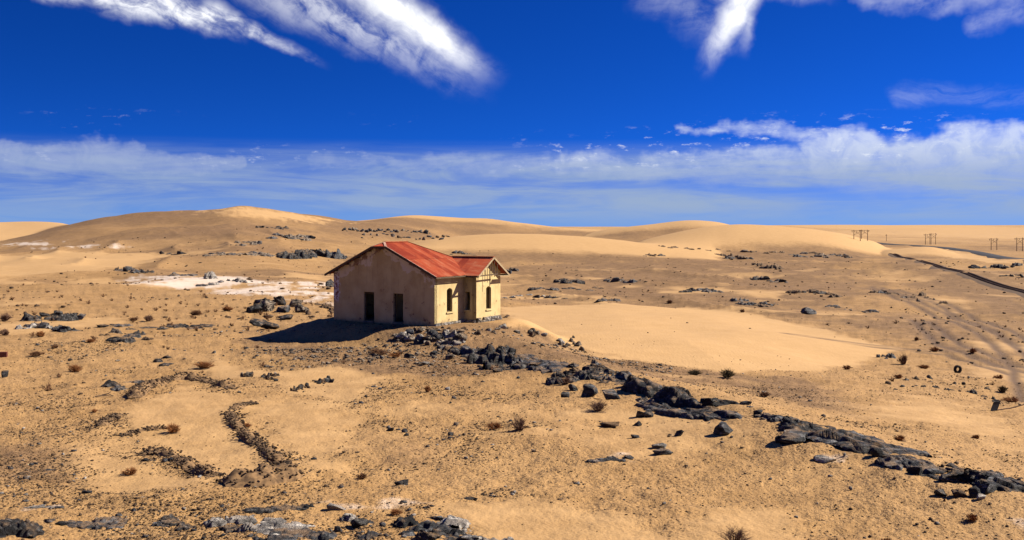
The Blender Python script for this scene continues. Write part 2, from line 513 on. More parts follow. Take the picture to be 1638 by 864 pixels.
def ground_full(x, y):
    sand, white, brown, tr, wob, fine = zones(x, y)
    z = base_z(x, y)
    r = np.hypot(x, y)
    near = sstep(260, 120, r)
    rough = (1 - sand)
    hd = house_dist(x, y)
    keep = sstep(0.2, 2.0, hd)
    z = z + fbm(x, y, 3.2, 3, 1) * 0.30 * near * (0.35 + 0.65 * rough) * keep
    z = z + fbm(x, y, 0.9, 4, 3, 0.65) * 0.24 * near * rough * keep
    z = z + np.sin((x * 0.75 + y * 0.66 + 1.6 * wob) * 9.0) * 0.004 * sand * sstep(70, 40, r)
    big = SAND[0][0]
    b = (y > 60) & (y < 220)
    if b.any():
        sd_ = poly_sd(big, x[b], y[b])
        z[b] = z[b] + 0.9 * sstep(-1, 14, sd_)
    for P, w, h in RUINS:
        xs = [p[0] for p in P]; ys = [p[1] for p in P]
        b = (x > min(xs) - 3) & (x < max(xs) + 3) & (y > min(ys) - 4) & (y < max(ys) + 4)
        if b.any():
            d = line_dist(P, x[b], y[b])
            z[b] = z[b] + 0.22 * h * np.exp(-(d / (w * 2.6)) ** 2)
    z = z - tr * 0.10
    return z, sand, white, brown, tr


def gz(x, y):
    return float(ground_full(np.array([float(x)]), np.array([float(y)]))[0][0])


# ------------------------------------------------------------------ materials
def new_mat(name):
    m = bpy.data.materials.new(name)
    m.use_nodes = True
    nt = m.node_tree
    b = nt.nodes['Principled BSDF']
    b.inputs['Specular IOR Level'].default_value = 0.2
    MATS[name] = m
    return m, nt, b


def n_attr(nt, name):
    n = nt.nodes.new('ShaderNodeAttribute')
    n.attribute_name = name
    return X(nt, n.outputs['Fac'])


def n_bump(nt, b, h, strength, dist):
    n = nt.nodes.new('ShaderNodeBump')
    n.inputs['Strength'].default_value = strength
    n.inputs['Distance'].default_value = dist
    nt.links.new(h.s, n.inputs['Height'])
    nt.links.new(n.outputs[0], b.inputs['Normal'])


def n_pos(nt, obj=False):
    if obj:
        return nt.nodes.new('ShaderNodeTexCoord').outputs['Object']
    return nt.nodes.new('ShaderNodeNewGeometry').outputs['Position']


def n_rand(nt):
    return X(nt, nt.nodes.new('ShaderNodeObjectInfo').outputs['Random'])


m, nt, b = new_mat('desert_ground')
P = n_pos(nt)
sand, white, brown, trk = (n_attr(nt, k) for k in ('sand', 'white', 'brown', 'track'))
big = n_noise(nt, P, 0.09, 3, 0.6)
mid = n_noise(nt, P, 0.55, 4, 0.65)
fin = n_noise(nt, P, 3.0, 3, 0.7)
spk = n_noise(nt, P, 9.0, 2, 0.6)
sand = (sand + (fin - 0.5) * 0.5 * sand.step(0.02, 0.2) * sand.step(1.0, 0.8) + (mid - 0.5) * 0.9 * sand.step(0.02, 0.25) * sand.step(1.0, 0.75)).clamp()
c = n_mix(nt, mid.step(0.32, 0.68), (0.230, 0.132, 0.050), (0.305, 0.180, 0.072))
c = n_mix(nt, big.step(0.35, 0.7) * 0.6, c, (0.335, 0.202, 0.086))
c = n_mix(nt, brown * 0.78, c, n_mix(nt, mid.step(0.3, 0.7), (0.092, 0.053, 0.027), (0.185, 0.108, 0.052)))
c = n_mix(nt, fin.step(0.52, 0.70) * 0.5, c, (0.130, 0.072, 0.030))
c = n_mix(nt, spk.step(0.55, 0.68) * (big.step(0.3, 0.65) * 0.4 + 0.35), c, (0.060, 0.035, 0.020))
c = n_mix(nt, spk.step(0.40, 0.30) * 0.35, c, (0.42, 0.285, 0.15))
sc_ = n_mix(nt, mid.step(0.3, 0.7), (0.360, 0.222, 0.096), (0.390, 0.243, 0.108))
sc_ = n_mix(nt, spk.step(0.60, 0.72) * 0.25, sc_, (0.16, 0.09, 0.04))
c = n_mix(nt, sand, c, sc_)
c = n_mix(nt, trk * 0.95, c, (0.100, 0.062, 0.038))
c = n_mix(nt, (white * 1.1 + (mid - 0.5) * 1.6 * white.step(0.02, 0.3) + (fin - 0.5) * 1.2 * white.step(0.02, 0.3) - 0.12).clamp() * 0.72, c, (0.56, 0.49, 0.43))
nt.links.new(c, b.inputs['Base Color'])
b.inputs['Roughness'].default_value = 0.95
rip = n_noise(nt, n_map(nt, P, (5.0, 1.1, 1.0), (0, 0, 0.7)), 1.0, 2, 0.5)
n_bump(nt, b, (fin * 0.5 + spk * 0.5) * (1.0 - sand * 0.93) + rip * sand * 0.22, 1.0, 0.13)


def rock_mat(name, dark, mid_, light, amount, lichen=(0.16, 0.10, 0.05), dust_lit=0.55):
    m, nt, b = new_mat(name)
    P = n_pos(nt)
    n1 = n_noise(nt, n_map(nt, P, (1.0, 1.0, 3.0), (0.5, 0.3, 0.6)), 1.5, 5, 0.65)
    n2 = n_noise(nt, n_map(nt, P, (0.5, 2.6, 2.6), (0.3, 0.2, -1.05)), 1.8, 5, 0.7)
    n3 = n_noise(nt, P, 9.0, 3, 0.7)
    c = n_mix(nt, n1.step(0.36, 0.64), dark, mid_)
    c = n_mix(nt, n2.step(0.51, 0.65) * amount, c, light)
    c = n_mix(nt, n3.step(0.62, 0.72) * 0.5, c, dark)
    g = nt.nodes.new('ShaderNodeNewGeometry')
    s = nt.nodes.new('ShaderNodeSeparateXYZ')
    nt.links.new(g.outputs['Normal'], s.inputs[0])
    up = X(nt, s.outputs[2]).step(0.55, 0.95) * n1.step(0.45, 0.6) * dust_lit      # blown sand on level faces, strengthened to paint the tops as lit
    c = n_mix(nt, up.clamp(), c, (0.28, 0.17, 0.08))
    c = n_mix(nt, n_noise(nt, P, 0.7, 3).step(0.60, 0.72) * 0.5, c, lichen)
    nt.links.new(c, b.inputs['Base Color'])
    b.inputs['Roughness'].default_value = 0.72
    n5 = n_noise(nt, n_map(nt, P, (1.4, 1.0, 3.4), (0.5, 0.35, 0.6)), 2.6, 6, 0.75)
    n_bump(nt, b, n2 * 0.35 + n3 * 0.2 + n5 * 0.7, 1.0, 0.35)
    return m


rock_mat('dark_rock', (0.008, 0.008, 0.009), (0.034, 0.034, 0.037), (0.15, 0.145, 0.14), 0.75)
rock_mat('grey_rock', (0.016, 0.017, 0.020), (0.060, 0.063, 0.071), (0.21, 0.212, 0.22), 0.8)
rock_mat('pale_rock', (0.06, 0.058, 0.057), (0.31, 0.28, 0.25), (0.56, 0.52, 0.47), 0.9, dust_lit=0.2)
rock_mat('brown_rock', (0.030, 0.019, 0.012), (0.115, 0.068, 0.037), (0.28, 0.19, 0.11), 0.7, dust_lit=0.5)
rock_mat('ochre_rock', (0.10, 0.060, 0.028), (0.22, 0.135, 0.062), (0.38, 0.27, 0.16), 0.6)
rock_mat('gravel_rock', (0.040, 0.025, 0.016), (0.120, 0.072, 0.038), (0.30, 0.20, 0.12), 0.6)
rock_mat('mixed_rock', (0.026, 0.022, 0.02), (0.16, 0.125, 0.095), (0.44, 0.37, 0.29), 0.9)


def plain_mat(name, col, rough=0.8, var=0.35, scale=6.0, metal=0.0, col2=None, obj=False):
    m, nt, b = new_mat(name)
    P = n_pos(nt, obj)
    n = n_noise(nt, P, scale, 4, 0.65)
    c2 = col2 or tuple(v * (1 - var) for v in col)
    nt.links.new(n_mix(nt, n.step(0.35, 0.65), col, c2), b.inputs['Base Color'])
    b.inputs['Roughness'].default_value = rough
    b.inputs['Metallic'].default_value = metal
    n_bump(nt, b, n, 0.3, 0.02)
    return m


plain_mat('old_timber', (0.10, 0.065, 0.04), 0.85, 0.5, 8)
plain_mat('pale_timber', (0.34, 0.26, 0.16), 0.85, 0.4, 8)
plain_mat('pole_timber', (0.17, 0.11, 0.08), 0.9, 0.3, 1)
plain_mat('rubber', (0.018, 0.017, 0.016), 0.8, 0.4, 12)
plain_mat('rusty_steel', (0.11, 0.06, 0.04), 0.75, 0.5, 9)
plain_mat('black_sheet', (0.02, 0.02, 0.025), 0.6, 0.4, 4)
plain_mat('asphalt', (0.035, 0.035, 0.038), 0.85, 0.25, 0.4)
plain_mat('ballast', (0.13, 0.085, 0.052), 0.95, 0.4, 2.5)
plain_mat('dark_soil', (0.085, 0.052, 0.028), 0.95, 0.45, 4.0, col2=(0.21, 0.127, 0.06))
plain_mat('red_brick', (0.12, 0.035, 0.025), 0.85, 0.4, 6)
plain_mat('orange_twig', (0.26, 0.105, 0.035), 0.9, 0.5, 9)
plain_mat('brown_twig', (0.17, 0.085, 0.042), 0.9, 0.5, 9)
plain_mat('grey_twig', (0.155, 0.088, 0.06), 0.9, 0.5, 9)
plain_mat('green_twig', (0.065, 0.052, 0.025), 0.9, 0.4, 9)
plain_mat('concrete_floor', (0.18, 0.15, 0.11), 0.95, 0.4, 2)
plain_mat('dead_wood', (0.16, 0.115, 0.08), 0.9, 0.4, 8)

# old cream plaster, worn off to brick along the far edge and grey under the gable
m, nt, b = new_mat('cream_plaster')
P = n_pos(nt, True)
s = nt.nodes.new('ShaderNodeSeparateXYZ')
nt.links.new(P, s.inputs[0])
lx, ly, lz = (X(nt, s.outputs[i]) for i in range(3))
n1 = n_noise(nt, P, 0.9, 5, 0.6); n2 = n_noise(nt, P, 4.0, 4, 0.7)
n3 = n_noise(nt, n_map(nt, P, (3, 3, 0.5)), 1.2, 4, 0.6)
c = n_mix(nt, n1.step(0.35, 0.68), (0.47, 0.375, 0.19), (0.38, 0.285, 0.135))
c = n_mix(nt, n3.step(0.56, 0.75) * 0.3, c, (0.26, 0.19, 0.11))
front = lx.step(0.2, 0.05)
dr = (lz * -1.0) + 6.0 - (ly - 4.75).op('ABSOLUTE') * 0.48        # depth below the roof line
gab = front * (dr + n1 * 3.0).step(2.2, 2.1)
c = n_mix(nt, gab * 0.8, c, (0.56, 0.49, 0.37))
brk = front * (dr + n2 * 0.8).step(0.85, 0.7) * n1.step(0.48, 0.56)
c = n_mix(nt, brk * 0.8, c, (0.13, 0.055, 0.033))
edge = front * (ly + n2 * 0.9).step(9.25, 9.5) * lz.step(1.3, 1.9)
c = n_mix(nt, edge, c, n_mix(nt, n2.step(0.45, 0.55), (0.18, 0.05, 0.03), (0.55, 0.52, 0.48)))
c = n_mix(nt, (lz + n2 * 0.9).step(0.85, 0.35) * 0.75, c, (0.18, 0.115, 0.06))
n4 = n_noise(nt, P, 1.7, 6, 0.7)
c = n_mix(nt, n4.step(0.60, 0.66) * 0.3, c, (0.25, 0.165, 0.085))
c = n_mix(nt, (n4 + n2 * 0.3).step(0.76, 0.79) * (lz * -1.0 + 4.0).step(0.3, 2.6), c, (0.17, 0.10, 0.06))
fall = n_noise(nt, n_map(nt, P, (5, 5, 0.35)), 1.0, 3, 0.6)
c = n_mix(nt, fall.step(0.55, 0.7) * lz.step(1.2, 3.4) * 0.3, c, (0.20, 0.14, 0.08))
nt.links.new(c, b.inputs['Base Color'])
b.inputs['Roughness'].default_value = 0.92
n_bump(nt, b, n2 * 0.6 + n1 * 0.4, 0.25, 0.03)

# red painted sheet iron, faded and rusting
m, nt, b = new_mat('red_sheet_iron')
P = n_pos(nt, True)
r = n_rand(nt)
n1 = n_noise(nt, P, 0.8, 5, 0.65); n2 = n_noise(nt, n_map(nt, P, (4, 0.8, 1)), 1.0, 4, 0.7); n3 = n_noise(nt, P, 7, 3, 0.7)
c = n_mix(nt, (n1 * 0.7 + r * 0.3).step(0.32, 0.62), (0.20, 0.026, 0.010), (0.33, 0.062, 0.022))
c = n_mix(nt, (n2 * 0.8 + r * 0.2).step(0.50, 0.72) * 0.6, c, (0.42, 0.19, 0.10))
c = n_mix(nt, n3.step(0.60, 0.72) * 0.5, c, (0.10, 0.024, 0.012))
nt.links.new(c, b.inputs['Base Color'])
b.inputs['Roughness'].default_value = 0.6
n_bump(nt, b, n3, 0.2, 0.02)
plain_mat('pale_lit_ridge', (0.46, 0.28, 0.21), 0.7, 0.4, 3)  # pale edge metal, sunlight on the near hip edge put into its colour
# ------------------------------------------------------------------ object helpers
def link(name, me, mat=None, parent=None, loc=None, rotz=0.0, smooth=False):
    if mat: me.materials.append(MATS[mat])
    o = bpy.data.objects.new(name, me)
    COL.objects.link(o)
    if loc is not None: o.location = loc
    if rotz: o.rotation_euler = (0, 0, rotz)
    if parent: o.parent = parent
    if smooth: me.polygons.foreach_set('use_smooth', np.ones(len(me.polygons), bool))
    return o


def mesh(name, v, f):
    me = bpy.data.meshes.new(name)
    me.from_pydata([tuple(map(float, p)) for p in v], [], [tuple(map(int, q)) for q in f])
    me.update()
    return me


def np_mesh(name, v, f):
    """fast mesh of triangles or quads from arrays"""
    v = np.asarray(v, np.float32); f = np.asarray(f, np.int32)
    k = f.shape[1]
    me = bpy.data.meshes.new(name)
    me.vertices.add(len(v)); me.vertices.foreach_set('co', v.ravel())
    me.loops.add(f.size); me.loops.foreach_set('vertex_index', f.ravel())
    me.polygons.add(len(f))
    me.polygons.foreach_set('loop_start', np.arange(0, f.size, k, dtype=np.int32))
    me.update(calc_edges=True)
    return me


def thing(name, label, cat, loc=(0, 0, 0), rotz=0.0, group=None):
    o = bpy.data.objects.new(name, None)
    o.empty_display_size = 0.3
    COL.objects.link(o)
    o.location = loc; o.rotation_euler = (0, 0, rotz)
    return tag(o, label, cat, group)


def tag(o, label, cat, group=None):
    o['label'] = label; o['category'] = cat; o['kind'] = 'thing'
    if group: o['group'] = group
    return o


class MB:
    def __init__(s): s.v, s.f = [], []
    def add(s, v, f):
        n = len(s.v); s.v += [tuple(p) for p in v]; s.f += [tuple(i + n for i in q) for q in f]; return s
    def box(s, x0, x1, y0, y1, z0, z1):
        return s.add([(x0, y0, z0), (x1, y0, z0), (x1, y1, z0), (x0, y1, z0), (x0, y0, z1), (x1, y0, z1), (x1, y1, z1), (x0, y1, z1)],
                     [(3, 2, 1, 0), (4, 5, 6, 7), (0, 1, 5, 4), (1, 2, 6, 5), (2, 3, 7, 6), (3, 0, 4, 7)])
    def bar(s, a, b, w, h, up=(0, 0, 1)):
        a, b = Vector(a), Vector(b); d = (b - a).normalized(); u = Vector(up)
        sx = d.cross(u)
        sx = sx.normalized() if sx.length > 1e-4 else Vector((1, 0, 0))
        sz = sx.cross(d).normalized()
        q = []
        for p in (a, b):
            for i, j in ((-1, -1), (1, -1), (1, 1), (-1, 1)): q.append(p + sx * (i * w / 2) + sz * (j * h / 2))
        return s.add(q, [(3, 2, 1, 0), (4, 5, 6, 7), (0, 1, 5, 4), (1, 2, 6, 5), (2, 3, 7, 6), (3, 0, 4, 7)])
    def tube(s, pts, rad, n=6):
        pts = [Vector(p) for p in pts]; q = []; f = []
        for i, p in enumerate(pts):
            d = (pts[min(i + 1, len(pts) - 1)] - pts[max(i - 1, 0)]).normalized()
            a = d.orthogonal().normalized(); b_ = d.cross(a)
            r = rad[i] if isinstance(rad, (list, tuple)) else rad
            for k in range(n):
                t = 2 * math.pi * k / n; q.append(p + a * (math.cos(t) * r) + b_ * (math.sin(t) * r))
        for i in range(len(pts) - 1):
            for k in range(n):
                f.append((i * n + k, i * n + (k + 1) % n, (i + 1) * n + (k + 1) % n, (i + 1) * n + k))
        f.append(tuple(range(n))[::-1]); f.append(tuple(range((len(pts) - 1) * n, len(pts) * n)))
        return s.add(q, f)
    def build(s, name, mat, parent=None, **k): return link(name, mesh(name, s.v, s.f), mat, parent, **k)


# ------------------------------------------------------------------ the ground: one sheet out to the horizon
def make_ground():
    core = np.tan(np.linspace(math.radians(-31), math.radians(31), 1000))
    th = np.arctan(core)
    side = np.radians(np.concatenate([np.linspace(31.4, 60, 46), np.linspace(62, 180, 60)]))
    th = np.concatenate([-side[::-1][1:], th, side])
    rr = [0.0, 1.5, 3, 5, 7.5, 10, 12.5, 15, 17, 19, 21, 22.5, 24, 25, 26]
    r = 26.0
    while r < 30000:
        r += min(r * r * 1.6 / 15300, 0.019 * r)
        rr.append(r)
    rr = np.array(rr)
    T, R = np.meshgrid(th, rr)
    x, y = R * np.sin(T), R * np.cos(T)
    z, sand, white, brown, tr = (a.reshape(-1) for a in ground_full(x.ravel(), y.ravel()))
    n, k = x.shape
    idx = np.arange(n * k).reshape(n, k)
    f = np.stack([idx[:-1, :-1], idx[:-1, 1:], idx[1:, 1:], idx[1:, :-1]], -1).reshape(-1, 4)[:, ::-1]
    me = np_mesh('ground', np.stack([x.ravel(), y.ravel(), z], 1), f)
    for nm, a in (('sand', sand), ('white', white), ('brown', brown), ('track', tr)):
        at = me.attributes.new(nm, 'FLOAT', 'POINT')
        at.data.foreach_set('value', a.astype(np.float32))
    o = link('ground', me, 'desert_ground', smooth=True)
    o['kind'] = 'structure'
    o['label'] = 'stony orange desert plain with sand drifts, dunes and low hills'


make_ground()

# ------------------------------------------------------------------ the house
house = thing('abandoned_house', 'derelict cream plastered house with rusty red iron roof on stony rise', 'house', (HC[0], HC[1], 0), HA)
TH = 0.34


def main_roof_z(x, y):
    return min(3.65 + (min(y, 9.5 - y) + 0.5) * 0.48, 5.85 + (x + 0.5) * 0.48 * (0.66 / 0.69), 3.65 + (8.4 - x) * 0.48)


def wall(name, o, d, nrm, length, ztop, openings, zb=-0.5, reveal_mat='cream_plaster', bricks=True):
    """a wall with real openings; o start, d direction, nrm outward, ztop(s) the height along it
    openings: (s0, s1, z0, z1, rise of the arch)"""
    cuts = {0.0, length}
    for s0, s1, z0, z1, ar in openings:
        k = 8 if ar else 1
        for i in range(k + 1): cuts.add(round(s0 + (s1 - s0) * i / k, 5))
    for i in range(1, 24): cuts.add(round(length * i / 24, 5))
    cuts = sorted(cuts)
    mb = MB()

    def P(s, z, dep): return (o[0] + d[0] * s - nrm[0] * dep, o[1] + d[1] * s - nrm[1] * dep, z)

    def quad(a, b_, c, e): mb.add([a, b_, c, e], [(0, 1, 2, 3)])

    def arch(op, s):
        s0, s1, z0, z1, ar = op
        u = (2 * (s - s0) / (s1 - s0) - 1)
        return z1 - ar * u * u
    for a, b_ in zip(cuts[:-1], cuts[1:]):
        if b_ - a < 1e-4: continue
        mid_ = (a + b_) / 2
        op = next((q for q in openings if q[0] < mid_ < q[1]), None)
        spans = [(zb, zb, ztop(a), ztop(b_))] if op is None else [(zb, zb, op[2], op[2]), (arch(op, a), arch(op, b_), ztop(a), ztop(b_))]
        for za, zb_, zc, zd in spans:
            quad(P(a, za, 0), P(b_, zb_, 0), P(b_, zd, 0), P(a, zc, 0))
            quad(P(b_, zb_, TH), P(a, za, TH), P(a, zc, TH), P(b_, zd, TH))
        quad(P(a, ztop(a), 0), P(b_, ztop(b_), 0), P(b_, ztop(b_), TH), P(a, ztop(a), TH))
        if op is not None:
            quad(P(a, op[2], 0), P(b_, op[2], 0), P(b_, op[2], TH), P(a, op[2], TH))
            quad(P(a, arch(op, a), TH), P(b_, arch(op, b_), TH), P(b_, arch(op, b_), 0), P(a, arch(op, a), 0))
            for s in (op[0], op[1]):
                if abs(s - a) < 1e-4 or abs(s - b_) < 1e-4:
                    quad(P(s, op[2], 0), P(s, op[2], TH), P(s, arch(op, s), TH), P(s, arch(op, s), 0))
    for s in (0.0, length):
        quad(P(s, zb, 0), P(s, zb, TH), P(s, ztop(s), TH), P(s, ztop(s), 0))
    return mb.build(name, 'cream_plaster', house)


WIN = 0.16
gab_top = lambda s: main_roof_z(0.0, s) - 0.07
w = wall('gable_wall', (0, 0), (0, 1), (-1, 0), 9.5, gab_top, [(2.84, 3.76, 0.14, 2.32, 0), (5.56, 6.55, 0.14, 2.36, 0)])
w['label'] = 'shaded cream gable wall with two empty doorways'
eave = lambda s: main_roof_z(4, 0.0) - 0.07
w = wall('side_wall', (0.002, 0), (1, 0), (0, -1), 4.03 - 0.002, eave, [(1.645, 2.41, 0.93, 2.73, WIN)])
w['label'] = 'sunlit cream side wall with an arched window opening'
wz = lambda x: 3.6 + (2.31 - abs(x - 5.84)) * 0.606
wall('wing_wall', (4.03, -1.137), (1, 0), (0, -1), 3.62, lambda s: wz(4.03 + s) - 0.07, [(1.44, 2.19, 0.95, 2.73, WIN)])['label'] = 'sunlit cream end wall of the side wing with an arched window'
wall('wing_side_wall', (4.03, 0.0), (0, -1), (-1, 0), 1.137 - 0.002, lambda s: wz(4.03) - 0.075, [(0.13, 0.56, 0.95, 2.35, 0)])['label'] = 'shaded side wall of the wing with a narrow window'
wall('wing_back_wall', (7.65, -1.137 + 0.002), (0, 1), (1, 0), 1.137 - 0.004, lambda s: wz(7.65) - 0.075, [])
wall('end_wall', (7.9, 0), (0, 1), (1, 0), 9.5, lambda s: main_roof_z(7.9, 2.0) - 0.07, [(0.25, 1.25, 0.9, 2.7, WIN), (4.6, 5.5, 0.14, 2.3, 0), (7.0, 7.8, 0.9, 2.7, WIN)])
wall('rear_wall', (0.002, 9.5), (1, 0), (0, 1), 7.9 - 0.004, lambda s: main_roof_z(4, 9.5) - 0.07, [(1.6, 2.4, 0.93, 2.73, WIN), (5.2, 6.0, 0.93, 2.73, WIN)])
wall('partition_wall', (0.35, 4.6), (1, 0), (0, -1), 7.2, lambda s: 3.4, [(5.6, 6.5, 0.1, 2.2, 0)])
MB().box(0.30, 7.6, 0.30, 9.2, -0.4, 0.10).build('floor', 'concrete_floor', house)
MB().box(4.36, 7.32, -0.83, 0.297, -0.4, 0.098).build('wing_floor', 'concrete_floor', house)
# sills
for nm, (x0, x1, y) in (('a', (1.56, 2.50, 0.0)), ('b', (5.39, 6.30, -1.137))):
    MB().box(x0, x1, y - 0.09, y - 0.001, 0.83, 0.92).build('window_sill', 'cream_plaster', house)
MB().box(3.94, 4.029, -0.62, -0.07, 0.85, 0.94).build('window_sill', 'cream_plaster', house)
# remains of the timber window frames
for (x0, x1, y) in ((1.645, 2.41, 0.17), (5.47, 6.22, -0.967)):
    mb = MB()
    mb.box(x0, x0 + 0.06, y, y + 0.07, 0.94, 2.55); mb.box(x1 - 0.06, x1, y, y + 0.07, 0.94, 2.55)
    mb.box(x0 + 0.062, x1 - 0.062, y, y + 0.07, 0.94, 1.0)
    mb.build('window_frame', 'old_timber', house)
for (y0, y1) in ((2.84, 3.76), (5.56, 6.55)):
    mb = MB()
    mb.box(0.16, 0.24, y0, y0 + 0.07, 0.15, 2.3); mb.box(0.16, 0.24, y1 - 0.07, y1, 0.15, 2.3); mb.box(0.16, 0.24, y0 + 0.072, y1 - 0.072, 2.22, 2.3)
    mb.build('door_frame', 'old_timber', house)
    MB().box(-0.10, 0.16, y0 + 0.01, y1 - 0.01, 0.02, 0.135).build('doorstep', 'concrete_floor', house)

# stone footing, each stone of its own
rnd = random.Random(4)


def block_mesh(seed):
    r = random.Random(seed)
    bm = bmesh.new()
    bmesh.ops.create_cube(bm, size=1.0)
    bmesh.ops.bevel(bm, geom=bm.edges[:], offset=0.14, segments=1, affect='EDGES')
    for v in bm.verts: v.co += Vector((r.uniform(-.07, .07), r.uniform(-.07, .07), r.uniform(-.07, .07)))
    me = bpy.data.meshes.new('footing_stone'); bm.to_mesh(me); bm.free()
    me.materials.append(MATS['pale_rock'] if seed % 3 else MATS['mixed_rock'])
    return me


blocks = [block_mesh(i) for i in range(7)]


def footing(a, b_, nrm, z0=-0.42, z1=0.34):
    a, b_ = Vector((*a, 0)), Vector((*b_, 0)); L = (b_ - a).length; d = (b_ - a) / L
    z = z0
    while z < z1 - 0.05:
        h = rnd.uniform(0.17, 0.25); s = 0.0
        while s < L:
            wd = min(rnd.uniform(0.26, 0.52), L - s)
            if wd > 0.1 and not (z > 0.1 and rnd.random() < 0.25):
                o = bpy.data.objects.new('footing_stone', rnd.choice(blocks))
                COL.objects.link(o); o.parent = house
                p = a + d * (s + wd / 2) + Vector((nrm[0], nrm[1], 0)) * rnd.uniform(0.02, 0.07)
                o.location = (p.x, p.y, z + h / 2)
                o.rotation_euler = (rnd.uniform(-.05, .05), rnd.uniform(-.05, .05), math.atan2(d.y, d.x) + rnd.uniform(-.06, .06))
                o.scale = (wd * 1.02, 0.26, h * 1.04)
            s += wd
        z += h


footing((0, 0), (4.03, 0), (0, -1), z1=0.16)
footing((4.03, -1.137), (7.65, -1.137), (0, -1), z1=0.36)
footing((4.03, -0.05), (4.03, -1.137), (-1, 0), z1=0.1)
footing((0, 0.05), (0, 9.5), (-1, 0), z1=0.02)

# roof: sheets of ribbed iron, laid in two courses on each slope
roof = bpy.data.objects.new('roof', None); COL.objects.link(roof); roof.parent = house


def sheet(name, u0, u1, lo, hi, f, lift, parent, ribs=9):
    """a ribbed sheet between u0 and u1; lo(u), hi(u) its ends along the slope; f(u, s) -> point, normal up"""
    v, fc = [], []
    rows = 3
    n = ribs * 2
    for side in (0, 1):
        for i in range(n + 1):
            u = u0 + (u1 - u0) * i / n
            a, c = lo(u), hi(u)
            for j in range(rows):
                s = a + (c - a) * j / (rows - 1)
                p = Vector(f(u, s))
                p.z += lift + (0.022 if i % 2 else 0.0) - side * 0.012 + (0.02 * (1 - j / (rows - 1)) if lift else 0)
                v.append(p)
    K = (n + 1) * rows
    for i in range(n):
        for j in range(rows - 1):
            a = i * rows + j
            fc.append((a, a + rows, a + rows + 1, a + 1)); fc.append((K + a, K + a + 1, K + a + rows + 1, K + a + rows))
        fc.append((i * rows, K + i * rows, K + (i + 1) * rows, (i + 1) * rows))
        e = i * rows + rows - 1
        fc.append((e, e + rows, K + e + rows, K + e))
    for i in (0, n):
        for j in range(rows - 1):
            a = i * rows + j; fc.append((a, a + 1, K + a + 1, K + a) if i == 0 else (a, K + a, K + a + 1, a + 1))
    me = mesh(name, v, fc)
    bm = bmesh.new(); bm.from_mesh(me); bmesh.ops.recalc_face_normals(bm, faces=bm.faces); bm.to_mesh(me); bm.free()
    return link(name, me, 'red_sheet_iron', parent)


ZR = 6.17


def slope_pts(sign):
    """ground plan limits of a long slope: y distance from the eave reached at x"""
    def hi(x): return max(0.02, min(5.25, (x + 0.5) * (0.66 / 0.69) + 4.59, 8.4 - x))
    return hi


for sign in (0, 1):
    hi = slope_pts(sign)
    def f(u, s, sign=sign):
        y = -0.5 + s if sign == 0 else 10.0 - s
        return (u, y, 3.65 + s * 0.48)
    xs = [-0.5]
    while xs[-1] < 8.39: xs.append(min(xs[-1] + 0.74 + rnd.uniform(-.02, .02), 8.4))
    for i, (a, b_) in enumerate(zip(xs[:-1], xs[1:])):
        if b_ - a < 0.05: continue
        cut = 2.55 + rnd.uniform(-.05, .05)
        sheet('roof_sheet', a, b_ + (0.03 if b_ < 8.3 else 0), lambda u: rnd.uniform(-.012, .012) * 0, lambda u: min(hi(u), cut + 0.12), f, 0.0 + 0.004 * (i % 2), roof)
        if hi(a) > cut + 0.1 or hi(b_) > cut + 0.1:
            sheet('roof_sheet', a, b_ + (0.03 if b_ < 8.3 else 0), lambda u: min(cut, hi(u) - 0.02), hi, f, 0.016 + 0.004 * (i % 2), roof)
# hipped far end
ys = np.linspace(-0.5, 10.0, 15)
for a, b_ in zip(ys[:-1], ys[1:]):
    sheet('roof_sheet', a, b_, lambda u: 0.0, lambda u: max(0.02, min(u + 0.5, 10.0 - u)), lambda u, s: (8.4 - s, u, 3.65 + s * 0.48), 0.003, roof)
# small clipped hip over the gable
for a, b_ in ((4.09, 4.75), (4.75, 5.41)):
    sheet('roof_sheet', a, b_, lambda u: 0.0, lambda u: max(0.01, 0.69 * (1 - abs(u - 4.75) / 0.66)), lambda u, s: (-0.5 + s, u, 5.852 + s * 0.46), 0.006, roof)
# wing
yv = [-1.637, -0.95, -0.25, 0.45, 1.15, 1.85, 2.45]
for side in (0, 1):
    for a, b_ in zip(yv[:-1], yv[1:]):
        def lo(y): return max(0.0, (y + 0.5) * 0.48 / 0.606 + 0.05 / 0.606 - 0.16) if y > -0.5 else 0.0
        def f(u, s, side=side): return ((3.53 + s) if side == 0 else (8.15 - s), u, 3.6 + s * 0.606)
        if min(lo(a), lo(b_)) > 2.25: continue
        sheet('roof_sheet', a, b_ + 0.02, lambda y: min(lo(y), 2.30), lambda y: 2.31, f, 0.004, roof, ribs=7)
# ridge and hip caps, barge boards, fascias
mb = MB().bar((0.19, 4.75, ZR + 0.045), (3.15, 4.75, ZR + 0.045), 0.26, 0.03)
mb.build('ridge_cap', 'red_sheet_iron', roof)
for y in (4.09, 5.41):
    MB().bar((-0.5, y, 5.87), (0.19, 4.75, ZR + 0.03), 0.17, 0.03).build('hip_cap', 'pale_lit_ridge', roof)
for y in (-0.5, 10.0):
    MB().bar((8.4, y, 3.69), (3.15, 4.75, ZR + 0.04), 0.2, 0.03).build('hip_cap', 'red_sheet_iron', roof)
MB().bar((5.84, -1.637, 5.04), (5.84, 2.2, 5.04), 0.24, 0.03).build('ridge_cap', 'red_sheet_iron', roof)
for y0, y1, yc in ((-0.5, 4.09, 0), (10.0, 5.41, 0)):
    MB().bar((-0.515, y0, 3.57), (-0.515, y1, 5.77), 0.03, 0.15, (0, 0, 1)).build('barge_board', 'old_timber', roof)
    MB().bar((-0.49, y0, 3.685), (-0.49, y1, 5.89), 0.06, 0.012, (0, 0, 1)).build('verge_strip', 'pale_lit_ridge', roof)
